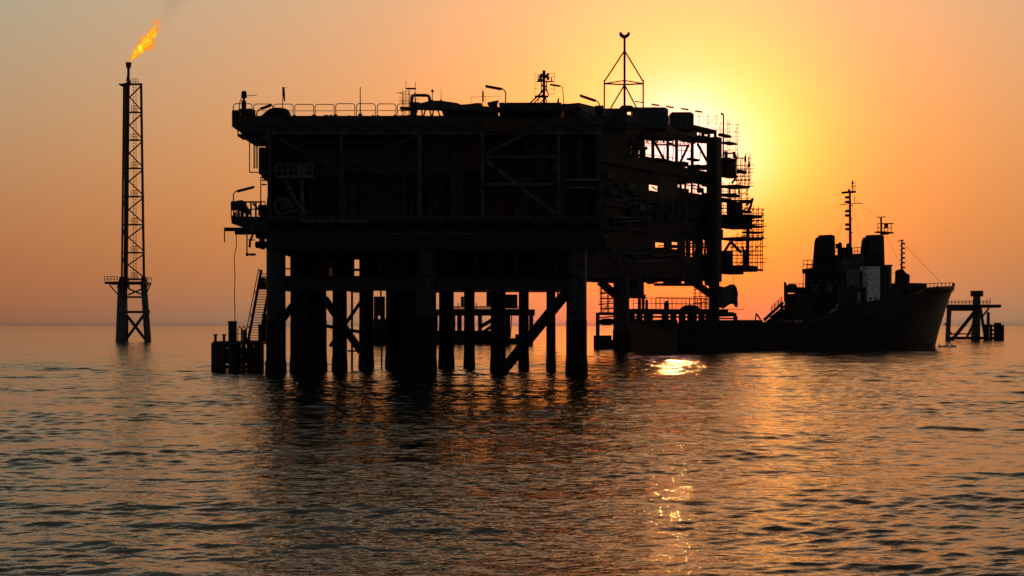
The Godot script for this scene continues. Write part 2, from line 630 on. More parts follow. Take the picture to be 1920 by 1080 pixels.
	bent(t, "ladder_guard", [q1(468, 262, 1.0), q1(468, 323, 1.0), q1(492, 323, 1.0)], 0.045, M.steel)
	for x in [476.5, 482.0]:
		tube(t, "ladder_rail", q1(x, 264, 1.2), q1(x, 316, 1.2), 0.06, M.steel, 6)
	for k in 12:
		tube(t, "ladder_rung", q1(476, 268 + k * 4.2, 1.2), q1(482.5, 268 + k * 4.2, 1.2), 0.035, M.steel, 6)
	b1(t, "equipment_locker", 485, 276, 497, 326, 1.3, 3.0, M.dark)
	b1(t, "equipment_locker", 490, 322, 504, 333, 1.3, 3.0, M.dark)
	prism(t, "end_gusset", [xy(q1(500, 268)), xy(q1(494, 270)), xy(q1(501, 300)), xy(q1(497, 336)), xy(q1(500, 350)), xy(q1(494, 404)), xy(q1(508, 404)), xy(q1(508, 268))], -0.8, -2.0, M.dark)
	tube(t, "vent_pipe", q1(489, 332, 1.4), q1(489, 400, 1.4), 0.05, M.steel, 6)
	for y in [338.0, 346.0]:
		tube(t, "pipe", q1(491, y, 1.4), q1(500, y, 1.4), 0.07, M.steel, 6)
	# balcony under it
	prism(t, "balcony", [xy(q1(433, 406, 2)), xy(q1(434, 419, 2)), xy(q1(452, 425, 2)), xy(q1(468, 432, 2)), xy(q1(505, 440, 2)), xy(q1(505, 406, 2))], -2.0, -7.0, M.navy)
	railing(t, q1(433.5, 406, 2.2), q1(497, 406, 2.2), 1.25, 0.045, 7, M.steel)
	railing(t, q1(433.5, 406, 6.8), q1(490, 406, 6.8), 1.25, 0.045, 6, M.steel)
	b1(t, "control_box", 433, 380, 440, 394, 2.0, 2.5, M.steel)
	for k in 4:
		b1(t, "pipe_support", 438 + k * 7.5, 398, 441 + k * 7.5, 406, 2.6, 3.0, M.steel)
	bar(t, "stay", q1(474, 381, 2.4), q1(484, 392, 2.4), 0.16, 0.16, M.steel)
	b1(t, "valve_block", 484, 384, 498, 404, 2.4, 4.0, M.navy)
	b1(t, "hoist_beam", 420, 426.5, 468, 433, 4.0, 4.5, M.dark)
	b1(t, "hoist_beam", 440, 433, 500, 439, 4.2, 5.0, M.dark)
	tube(t, "hoist_chain", q1(421, 433, 4.2), q1(421, 454, 4.2), 0.05, M.dark, 6)
	tube(t, "hanging_pipe", q1(463, 439, 4.4), q1(463, 478, 4.4), 0.06, M.dark, 6)
	bent(t, "hanging_pipe", [q1(474, 440, 4.4), q1(469, 452, 4.4), q1(468, 464, 4.4)], 0.1, M.dark)
	tube(t, "hanging_pipe", q1(463, 450, 4.4), q1(478, 450, 4.4), 0.05, M.dark, 6)
	b1(t, "hook_block", 467, 475, 478, 479, 4.2, 4.6, M.dark)
	b1(t, "hook_block", 461, 474, 465, 480, 4.2, 4.6, M.dark)
	b1(t, "winch_frame", 479, 440, 500, 446, 4.2, 6.0, M.dark)
	b1(t, "winch_frame", 478, 454, 502, 462, 4.2, 6.0, M.dark)
	b1(t, "winch_frame", 486, 446, 490, 466, 4.2, 6.0, M.dark)
	tube(t, "winch_drum", q1(480, 459, 4.8), q1(501, 459, 4.8), 0.3, M.dark, 10)
	# legs: [centre, width, depth behind the face, top]
	var legs := [[517.5, 36.0, 0.9, 462.0], [799.0, 38.0, 0.9, 462.0], [1081.0, 38.0, 0.9, 455.0], [558.0, 27.0, 4.0, 468.0], [591.0, 42.0, 8.0, 468.0], [637.0, 27.0, 6.0, 468.0], [687.0, 27.0, 15.0, 468.0], [739.0, 31.0, 13.0, 468.0], [767.0, 34.0, 8.0, 468.0], [837.0, 28.0, 14.0, 468.0], [880.0, 20.0, 15.0, 468.0], [934.0, 28.0, 3.0, 468.0], [982.0, 19.0, 14.0, 468.0], [1033.0, 17.0, 10.0, 468.0]]
	for l in legs:
		var d: float = D1 + l[2]
		var r: float = l[1] * 0.5 / F * d
		var c := q1(l[0], l[3], l[2])
		var splash := 4.6 + q.randf_range(-0.5, 0.4) if l[1] > 30.0 else 4.0
		tube(t, "leg", Vector3(c.x, splash, c.z), c, r, M.navy if l[2] < 1.0 else M.dark, 20)
		tube(t, "leg_sleeve", Vector3(c.x, -3.0, c.z), Vector3(c.x, splash, c.z), r * 1.03, M.growth, 20)
		for k in 5:
			tube(t, "marine_growth", Vector3(c.x, q.randf_range(-0.6, 0.0), c.z), Vector3(c.x, 0.3 + k * 0.22 + q.randf_range(0, 0.3), c.z), r * (1.13 - k * 0.015), M.growth, 13)
	# beams that tie the legs together
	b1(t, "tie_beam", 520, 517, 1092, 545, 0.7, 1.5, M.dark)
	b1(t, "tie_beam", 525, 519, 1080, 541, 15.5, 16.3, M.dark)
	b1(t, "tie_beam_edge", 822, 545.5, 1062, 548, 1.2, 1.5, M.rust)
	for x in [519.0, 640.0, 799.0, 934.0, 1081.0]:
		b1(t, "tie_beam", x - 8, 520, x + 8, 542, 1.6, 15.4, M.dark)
	tube(t, "jacket_brace", q1(1066, 544, 0.9), q1(944, 694, 2.6), 0.46, M.dark, 14)
	tube(t, "jacket_brace", q1(610, 562, 7.0), q1(676, 658, 14.0), 0.36, M.dark, 12)
	tube(t, "jacket_brace", q1(686, 552, 14.0), q1(620, 648, 7.0), 0.16, M.dark, 12)
	tube(t, "jacket_brace", q1(560, 560, 4.0), q1(528, 600, 2.0), 0.34, M.dark, 12)
	tube(t, "jacket_brace", q1(940, 590, 9.0), q1(902, 612, 14.0), 0.18, M.dark, 12)
	tube(t, "riser", q1(660, 545, 10.0), q1(660, 706, 10.0), 0.1, M.rust, 8)
	tube(t, "riser", q1(714, 545, 15.0), q1(716, 706, 15.0), 0.08, M.rust, 8)
	tube(t, "riser", q1(1046, 545, 12.0), q1(1046, 560, 12.0), 0.08, M.rust, 8)
	tube(t, "cross_pipe", q1(652, 658, 10.0), q1(676, 658, 10.0), 0.08, M.rust, 8)
	tube(t, "cross_pipe", q1(604, 610, 9.0), q1(776, 640, 9.0), 0.15, M.dark, 8)
	# equipment hung between cellar deck and tie beams
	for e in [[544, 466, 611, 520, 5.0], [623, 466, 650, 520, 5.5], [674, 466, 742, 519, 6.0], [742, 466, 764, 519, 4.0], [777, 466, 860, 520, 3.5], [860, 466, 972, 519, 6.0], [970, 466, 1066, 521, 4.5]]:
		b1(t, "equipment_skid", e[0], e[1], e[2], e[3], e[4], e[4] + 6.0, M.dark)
	for k in 10:
		var x := q.randf_range(675.0, 1060.0)
		tube(t, "drop_pipe", q1(x, 466, 1.8), q1(x, 517, 1.8), q.randf_range(0.05, 0.16), [M.steel, M.navy, M.rust][q.randi() % 3], 8)
	tube(t, "drop_pipe", q1(655, 466, 4.0), q1(655, 517, 4.0), 0.06, M.rust, 8)
	for y in [481.0, 506.0]:
		tube(t, "cross_pipe", q1(648, y, 4.0), q1(676, y, 4.0), 0.11, M.rust, 8)
	tube(t, "cross_pipe", q1(610, 499, 5.0), q1(624, 499, 5.0), 0.16, M.rust, 8)
	tube(t, "cross_pipe", q1(534, 504, 3.0), q1(546, 504, 3.0), 0.06, M.rust, 8)
	tube(t, "cross_pipe", q1(534, 474, 3.0), q1(546, 474, 3.0), 0.1, M.rust, 8)
	# guardrail along the roof
	for k in 9:
		var xa := 437.0 + k * 38.55
		rail_panel(t, q1(xa + q.randf_range(-0.6, 0.6), 220, 0.1), q1(xa + 35.5, 220, 0.1), 1.1 + q.randf_range(-0.03, 0.03), 0.034, M.rust)
		rail_panel(t, q1(xa, 220) - Vector3(0, 0, 18.6), q1(xa + 35.5, 220) - Vector3(0, 0, 18.6), 1.1, 0.03, M.rust)
	for k in 4:
		var xa := 944.0 + k * 36.0
		rail_panel(t, q1(xa, 218, 0.1), q1(xa + 33, 218, 0.1), 1.02, 0.028, M.rust)
	b1(t, "toe_board", 446, 217, 940, 220.3, 0.3, 0.36, M.rust)
	for k in 26:
		var x := q.randf_range(540.0, 1120.0)
		b1(t, "deck_fitting", x, 216 - q.randf() * 2.0, x + q.randf_range(2, 7), 220.5, 1.0 + q.randf() * 8.0, 10.5, M.dark)


func xy(v: Vector3) -> Vector2:
	return Vector2(v.x, v.y)


func xyo(v: Vector3, o: Vector3) -> Vector2:
	return Vector2(v.x - o.x, v.y - o.y)


func roof_things() -> void:
	# things that stand on the near platform's roof
	var t: Node3D
	var o: Vector3
	o = P(458, 220, 118)
	t = thing("beacon", "stubby dark beacon drum on a post at the roof's far left corner", "beacon", Transform3D(Basis(), o))
	tube(t, "post", P(458, 222, 118) - o, P(457, 189, 118) - o, 0.2, M.dark, 10)
	lathe(t, "beacon_drum", P(457.5, 184, 118) - o, Vector3.UP, [Vector2(0, 0.0), Vector2(0, 0.2), Vector2(0.1, 0.24), Vector2(0.5, 0.22), Vector2(0.6, 0.12), Vector2(0.62, 0.0)], M.dark)
	tube(t, "drum_stem", P(457, 190, 118) - o, P(457.5, 183, 118) - o, 0.1, M.dark, 8)
	bent(t, "cable_loop", [P(449, 208, 118) - o, P(449, 193, 118) - o, P(453, 184, 118) - o, P(458, 181, 118) - o], 0.04, M.dark)
	bar(t, "horn_arm", P(462, 180, 118) - o, P(482, 178, 118) - o, 0.05, 0.05, M.dark)
	o = P(458, 220, 118.6)
	t = thing("storage_tank", "rounded dark tank beside the beacon at the roof's left end", "tank", Transform3D(Basis(), o))
	lathe(t, "shell", P(444, 213, 120) - o, Vector3.RIGHT, [Vector2(0, 0.0), Vector2(0.02, 0.24), Vector2(0.25, 0.42), Vector2(1.3, 0.44), Vector2(1.55, 0.3), Vector2(1.6, 0.0)], M.dark)
	for x in [452.0, 472.0]:
		box(t, "saddle", P(x - 3, 214, 120.4) - o, P(x + 3, 222, 119.4) - o, M.dark)
	lamp_post("short folded lamp leaning right between the beacon and the hump", P(480, 221, 117), P(482, 206, 117), P(509, 196.5, 117), 0.05)
	o = P(515, 220, 118)
	t = thing("covered_boat", "dark humped cover like an upturned boat on the roof's left", "boat", Transform3D(Basis(), o))
	prism(t, "hull_cover", [xyo(P(488, 221, 118), o), xyo(P(497, 213, 118), o), xyo(P(506, 206, 118), o), xyo(P(516, 203, 118), o), xyo(P(532, 203.5, 118), o), xyo(P(541, 206, 118), o), xyo(P(544.5, 212, 118), o), xyo(P(545, 221, 118), o)], 0.9, -1.0, M.dark, 0.3)
	for x in [505.0, 535.0]:
		box(t, "cradle", P(x, 216, 118) - o + Vector3(-0.08, 0, 0.95), P(x, 222, 118) - o + Vector3(0.08, 0, -1.05), M.steel)
	o = P(530, 220, 117.5)
	t = pole("windsock", "pole with a limp hanging windsock behind the humped cover", "windsock", o, P(530, 163, 117.5), 0.045)
	lathe(t, "sock", P(531.2, 163.5, 117.5) - o, Vector3(0.09, -1, 0), [Vector2(0, 0.0), Vector2(0.0, 0.09), Vector2(0.5, 0.1), Vector2(1.15, 0.06), Vector2(1.2, 0.0)], M.dark, 8)
	tube(t, "sock_arm", P(529, 164, 117.5) - o, P(538, 164.5, 117.5) - o, 0.02, M.dark, 6)
	t = pole("whip_antenna", "single thin upright antenna rising from the roof guardrail", "antenna", P(675.5, 221, 117), P(675.5, 163, 117), 0.055)
	box(t, "mount", Vector3(-0.14, 0, -0.14), Vector3(0.14, 0.35, 0.14), M.dark)
	scaffold("small scaffold of thin tubes left of the pipe skid on the roof", P(754, 221, 119), 1.1, 2.1, 1.0, 2, 3, 0.022, 0.3, 5)
	o = P(762, 176, 119)
	t = thing("tube_frame", "very thin open tube frame rising highest above the pipe skid's left end", "frame", Transform3D(Basis(), P(762, 221, 119.5)), "thin frames on the roof")
	for x in [761.0, 779.0]:
		tube(t, "upright", P(x, 221, 119.5) - t.position, P(x, 152 if x < 770 else 154, 119.5) - t.position, 0.022, M.dark, 6)
	box(t, "cross_board", P(761, 165, 119.5) - t.position, P(780, 167.5, 119.4) - t.position, M.dark)
	o = P(855, 220, 119)
	t = thing("pipe_skid", "long humped skid of pipes and ducts raised on the middle of the roof", "skid", Transform3D(Basis(), o))
	prism(t, "duct_housing", [xyo(P(768, 197, 119), o), xyo(P(769, 192, 119), o), xyo(P(790, 194, 119), o), xyo(P(806, 190, 119), o), xyo(P(826, 189.5, 119), o), xyo(P(858, 194, 119), o), xyo(P(864, 197, 119), o), xyo(P(880, 196, 119), o), xyo(P(892, 194, 119), o), xyo(P(903, 194, 119), o), xyo(P(905, 200, 119), o), xyo(P(944, 202, 119), o), xyo(P(945, 206, 119), o), xyo(P(935, 209, 119), o), xyo(P(770, 203, 119), o)], 0.3, -0.9, M.tin)
	box(t, "skid_base", P(828, 204, 119) - o, P(935, 221, 123) - o, M.steel)
	box(t, "support_post", P(769, 203, 119) - o, P(778, 221, 120) - o, M.dark)
	bent(t, "pipe_loop", [P(772, 197, 118.6) - o, P(772, 181, 118.6) - o, P(775, 178.5, 118.6) - o, P(802, 179, 118.6) - o, P(805, 182, 118.6) - o, P(806, 192, 118.6) - o], 0.13, M.dark, 8)
	for k in 6:
		bar(t, "lattice_strut", P(783 + k * 7.5, 204, 119.3) - o, P(779 + k * 8.3 + (5 if k % 2 else -2), 221, 119.3) - o, 0.12, 0.12, M.dark)
	box(t, "hatch", P(916, 193, 119) - o, P(933, 203, 120) - o, M.dark)
	bar(t, "hatch_lid", P(914, 195, 119) - o, P(934, 190.5, 119) - o, 0.14, 0.8, M.dark)
	t = pole("spot_lamp", "small round spot lamp on a post above the pipe skid", "lamp", P(810, 193, 120), P(811, 170, 120), 0.045)
	lathe(t, "lamp_head", P(808.5, 172, 120) - P(810, 193, 120), Vector3(1, 0.6, 0), [Vector2(0, 0), Vector2(0.02, 0.1), Vector2(0.2, 0.13), Vector2(0.24, 0.0)], M.dark, 10)
	pole("whip_antenna", "hair-thin whip antenna right of the round spot lamp", "antenna", P(827, 192, 120), P(827, 166, 120), 0.025)
	t = thing("tube_frame", "low thin tube frame left of the tall tube lamp", "frame", Transform3D(Basis(), P(905, 197, 119.5)), "thin frames on the roof")
	for e in [[883, 197, 883, 182], [905, 199, 905, 168], [883, 182, 942, 180], [910, 197, 910, 180], [935, 197, 935, 181]]:
		tube(t, "tube", P(e[0], e[1], 119.5) - t.position, P(e[2], e[3], 119.5) - t.position, 0.03 if e[0] == 905 else 0.018, M.dark, 6)
	box(t, "tube_sleeve", P(904, 172, 119.6) - t.position, P(907, 190, 119.4) - t.position, M.dark)
	lamp_post("long tube lamp slanting down to the left from a bent pole, mid roof", P(948, 219, 118), P(948, 168, 118), P(910, 161, 118), 0.05)
	# radio mast
	o = P(1020, 210, 122)
	t = thing("radio_mast", "guyed radio mast with crossed antenna arms on the roof", "mast", Transform3D(Basis(), o))
	tube(t, "pole", Vector3.ZERO, P(1020, 139, 122) - o, 0.12, M.dark, 10)
	for e in [[976, 210, 1018, 171, 0.07], [984, 210, 1019, 176, 0.06], [1000, 210, 1019, 186, 0.05], [1006, 208, 1010, 184, 0.04], [1030, 208, 1022, 180, 0.05]]:
		tube(t, "strut", P(e[0], e[1], 121) - o, P(e[2], e[3], 122) - o, e[4], M.dark, 6)
	box(t, "mast_platform", P(1003, 179, 121.5) - o, P(1028, 183, 122.6) - o, M.dark)
	box(t, "antenna_arm", P(1006, 151.5, 121.8) - o, P(1038, 154, 122.2) - o, M.dark)
	box(t, "antenna_arm", P(1009, 148, 121.4) - o, P(1020, 151.5, 121.7) - o, M.dark)
	bar(t, "antenna_arm", P(1013, 139, 122) - o, P(1022, 147, 122) - o, 0.2, 0.2, M.dark)
	bar(t, "antenna_arm", P(1029, 138, 122) - o, P(1021, 146, 122) - o, 0.2, 0.2, M.dark)
	for e in [[1015, 172, 1015, 152], [1025, 172, 1025, 152], [1015, 172, 1025, 160], [1025, 170, 1015, 158], [1012, 179, 1015, 170], [1029, 179, 1025, 168], [1034, 152, 1034, 145], [1009, 151, 1009, 141]]:
		bar(t, "mast_lattice", P(e[0], e[1], 122.3) - o, P(e[2], e[3], 122.3) - o, 0.09, 0.09, M.dark)
	box(t, "aerial_box", P(1011, 141, 122) - o, P(1016, 150, 122.4) - o, M.dark)
	box(t, "aerial_box", P(1025, 143, 122) - o, P(1030, 150, 122.4) - o, M.dark)
	lathe(t, "lantern", P(1020, 140, 122) - o, Vector3.UP, [Vector2(0, 0.0), Vector2(0.0, 0.16), Vector2(0.35, 0.13), Vector2(0.4, 0.0)], M.dark, 8)
	for x in [1003.0, 1040.0]:
		tube(t, "cage_post", P(x, 183 if x < 1010 else 172, 121.4) - o, P(x, 136, 121.4) - o, 0.02, M.dark, 6)
	for y in [140.0, 158.0, 166.0]:
		tube(t, "cage_rail", P(1003, y, 121.4) - o, P(1008, y, 121.4) - o, 0.02, M.dark, 6)
	for y in [138.0, 144.0, 167.0, 176.0]:
		tube(t, "cage_rail", P(1030, y, 121.4) - o, P(1040, y, 121.4) - o, 0.02, M.dark, 6)
	for e in [[1000, 207, 1010, 198], [990, 208, 1012, 192]]:
		bar(t, "stay", P(e[0], e[1], 122.5) - o, P(e[2], e[3], 122.5) - o, 0.1, 0.1, M.dark)
	t = thing("deck_house", "low dark deck house under the radio mast", "deck house", Transform3D(Basis(), P(990, 220, 119)))
	box(t, "body", P(938, 210, 119) - t.position, P(1047, 221, 124) - t.position, M.dark)
	box(t, "roof_plate", P(936, 208, 118.8) - t.position, P(1049, 210.4, 124.2) - t.position, M.steel)
	box(t, "vent", P(1024, 203, 120) - t.position, P(1034, 208, 121) - t.position, M.dark)
	prism(t, "vent_cowl", [xyo(P(1040, 208, 120), t.position), xyo(P(1046, 185, 120), t.position), xyo(P(1048, 183, 120), t.position), xyo(P(1049, 208, 120), t.position)], -0.8, -1.3, M.dark)
	t = lamp_post("thin bent-pole lamp leaning left beside the radio mast", P(1059, 219, 118), P(1055, 162, 118), P(1031, 158, 118), 0.035)
	o = P(1075, 221, 118)
	t = thing("roof_hatch", "dark box with a rounded lid right of the radio mast", "hatch", Transform3D(Basis(), o))
	prism(t, "body", [xyo(P(1057, 222, 118), o), xyo(P(1060, 207, 118), o), xyo(P(1070, 203, 118), o), xyo(P(1088, 201, 118), o), xyo(P(1090, 204, 118), o), xyo(P(1090, 222, 118), o)], 0.0, -2.5, M.dark)
	for k in 3:
		box(t, "lid_rib", P(1066 + k * 8, 203.5 - k * 0.6, 118) - o + Vector3(0, 0, 0.06), P(1068 + k * 8, 221, 118) - o, M.steel)
	lamp_post("long tube lamp angled up to the left before the tall braced mast", P(1123, 222, 118), P(1124, 191, 118), P(1087, 178.5, 118), 0.05)
	t = thing("winch", "dark lumpy winch at the right end of the near roof", "winch", Transform3D(Basis(), P(1122, 222, 119)))
	box(t, "frame", Vector3(-0.35, 0, -0.5), Vector3(0.35, 0.7, 0.5), M.dark)
	tube(t, "drum", Vector3(-0.3, 0.75, 0), Vector3(0.4, 0.75, 0), 0.35, M.dark, 12)


func left_end_things() -> void:
	var t: Node3D
	var o: Vector3
	lamp_post("tube lamp over the left balcony, slanting up to the right", P(438, 406, 119.5), P(437.5, 360, 119.5), P(477, 350, 119.5), 0.05)
	o = P(456, 406, 120)
	t = thing("fire_monitor", "dark slanting covered machine on the left balcony", "machine", Transform3D(Basis(), o))
	prism(t, "cover", [xyo(P(442.5, 377, 120), o), xyo(P(455, 375.5, 120), o), xyo(P(468, 396, 120), o), xyo(P(467, 402, 120), o), xyo(P(460, 401, 120), o), xyo(P(443, 393, 120), o)], 0.7, -0.9, M.dark, 0.12)
	tube(t, "pedestal", P(447, 406, 120) - o, P(447, 390, 120) - o, 0.12, M.dark, 8)
	tube(t, "pedestal", P(464, 406, 120) - o, P(464, 398, 120) - o, 0.12, M.dark, 8)
	t = thing("hoist_rope", "long thin rope hanging from the hoist beam to the mooring pile", "rope", Transform3D(Basis(), P(440, 602, 120.3)))
	var pts := []
	for k in 13:
		pts.append(Vector3(0.03 * sin(k * 1.3) + (0.12 if k > 9 else 0.0), k * (P(440, 438, 120.3).y - P(440, 602, 120.3).y) / 12.0, 0.0))
	bent(t, "rope", pts, 0.035, M.rope)
	# boat landing
	var d := 123.0
	o = P(444, 694, d)
	t = thing("boat_landing", "low dark timber and steel boat landing at the platform's left leg", "boat landing", Transform3D(Basis(), Vector3(o.x, 0, o.z)))
	o = t.position
	box(t, "landing_deck", P(399, 640, d) - o, P(492, 646, d) - o - Vector3(0, 0, 4.0), M.dark)
	for y in [662.0, 678.0]:
		box(t, "rear_waler", P(399, y - 3, d + 3.5) - o, P(491, y + 4, d + 3.9) - o, M.dark)
	for x in [434.0, 452.0, 470.0]:
		lathe(t, "tyre_fender", P(x, 664, d - 0.5) - o, Vector3(0, 0, 1), [Vector2(0, 0.2), Vector2(0, 0.45), Vector2(0.12, 0.52), Vector2(0.24, 0.45), Vector2(0.24, 0.2), Vector2(0, 0.2)], M.dark, 14)
	var xs := [399.5, 407.0, 419.0, 447.0, 456.0, 466.0, 482.0, 490.0]
	for x in xs:
		var a := P(x, 643, d - 0.15) - o
		box(t, "fender_timber", a + Vector3(-0.17, 0, 0.0), Vector3(a.x + 0.17, -1.5, a.z - 0.35), M.plank)
	for y in [656.0, 672.0, 688.0]:
		box(t, "waler", P(398, y - 3.5, d + 0.1) - o, P(491, y + 3.5, d + 0.4) - o, M.dark)
	for k in 9:
		var x := 403.0 + k * 9.6
		if k != 2 and k != 3 and k != 6 and k != 5:
			var a := P(x, 646, d + 1.6) - o
			box(t, "back_timber", a + Vector3(-0.2, 0, 0), Vector3(a.x + 0.19, -1.5, a.z - 0.3), M.dark)
	for x in [404.0, 420.0]:
		tube(t, "bollard", P(x, 640, d + 0.5) - o, P(x, 628, d + 0.5) - o, 0.12, M.dark, 10)
		tube(t, "bollard_cap", P(x, 629, d + 0.5) - o, P(x, 626.5, d + 0.5) - o, 0.2, M.dark, 10)
	prism(t, "corner_plate", [xyo(P(397, 648, d), o), xyo(P(404, 640, d), o), xyo(P(430, 640, d), o), xyo(P(430, 652, d), o), xyo(P(397, 652, d), o)], -0.02, -0.14, M.dark)
	for k in 3:
		var xa := 446.0 + k * 8.0
		rail_panel(t, P(xa, 640, d + 0.4) - o, P(xa + 6.5, 640, d + 0.4) - o, 1.3, 0.045, M.steel)
	tube(t, "safety_post", P(458.5, 640, d + 1) - o, P(458.5, 618, d + 1) - o, 0.16, M.dark, 8)
	o = P(436, 694, 122.0)
	t = thing("mooring_pile", "thick upright steel pile standing in the boat landing", "pile", Transform3D(Basis(), Vector3(o.x, 0, o.z)))
	tube(t, "shaft", Vector3(0, -3, 0), Vector3(0, P(436, 603, 122).y, 0), 0.37, M.navy, 16)
	tube(t, "cap_ring", Vector3(0, P(436, 606, 122).y, 0), Vector3(0, P(436, 602, 122).y, 0), 0.4, M.dark, 16)
	# stair down to the landing
	d = 121.0
	o = P(478, 640, d)
	t = thing("stairway", "steep open-tread stair from the platform down to the boat landing", "stair", Transform3D(Basis(), o))
	bar(t, "stringer", P(465, 641, d) - o, P(490, 506, d) - o, 0.22, 0.12, M.dark)
	bar(t, "stringer", P(486, 641, d + 0.9) - o, P(508, 520, d + 0.9) - o, 0.22, 0.12, M.dark)
	bar(t, "handrail", P(460.5, 628, d) - o, P(485, 504, d) - o, 0.07, 0.07, M.dark)
	for k in 4:
		var f := k / 3.0
		bar(t, "rail_post", P(464.5, 640, d).lerp(P(488, 512, d), f) - o, P(461, 627, d).lerp(P(485.5, 504, d), f) - o, 0.05, 0.05, M.dark)
	for k in 27:
		var f := k / 26.0
		var a := P(465, 639, d).lerp(P(489, 514, d), f) - o
		var b := P(486, 639, d + 0.9).lerp(P(508, 522, d + 0.9), f) - o
		box(t, "tread", a, Vector3(b.x, a.y + 0.05, b.z), M.dark)
	box(t, "top_landing", P(485, 520, d) - o, P(500, 542, d + 1.5) - o, M.dark)
	box(t, "lower_screen", P(484, 608, d + 1.2) - o, P(499, 640, d + 1.5) - o, M.dark)
	box(t, "lower_screen", P(491, 588, d + 1.2) - o, P(500, 608, d + 1.5) - o, M.dark)


# ---------------------------------------------------------------- far production platform
var X2 := Transform3D()


func g2(px: float, py: float, d: float) -> Vector3:
	return X2.affine_inverse() * P(px, py, d)


func face(x: Transform3D, px: float, py: float, w: float) -> Vector3:
	# where the line of sight meets the plane z = w of that frame, in the frame's own axes
	var inv := x.affine_inverse()
	var a := inv * Vector3(0, EYE, 0)
	var b := inv * P(px, py, 100.0)
	var s := (w - a.z) / (b.z - a.z)
	return a + (b - a) * s


func f2(px: float, py: float, w := 0.0) -> Vector3:
	return face(X2, px, py, w)


func panel2(t: Node, called: String, px0: float, py0: float, px1: float, py1: float, w0: float, w1: float, mat: Material) -> MeshInstance3D:
	var m := (px0 + px1) * 0.5
	var u0 := f2(px0, py0, w0).x
	var u1 := f2(px1, py0, w0).x
	return box(t, called, Vector3(u0, f2(m, py0, w0).y, w0), Vector3(u1, f2(m, py1, w0).y, w1), mat)


func stretch(p: MeshInstance3D, top: float, bottom: float) -> void:
	# carries a wall panel up to the deck above or down to the deck below
	var h := p.transform.basis.y.y
	var hi := top if top > 0.0 else p.position.y + h * 0.5
	var lo := bottom if bottom > 0.0 else p.position.y - h * 0.5
	p.transform.basis.y = Vector3(0, hi - lo, 0)
	p.position.y = (hi + lo) * 0.5


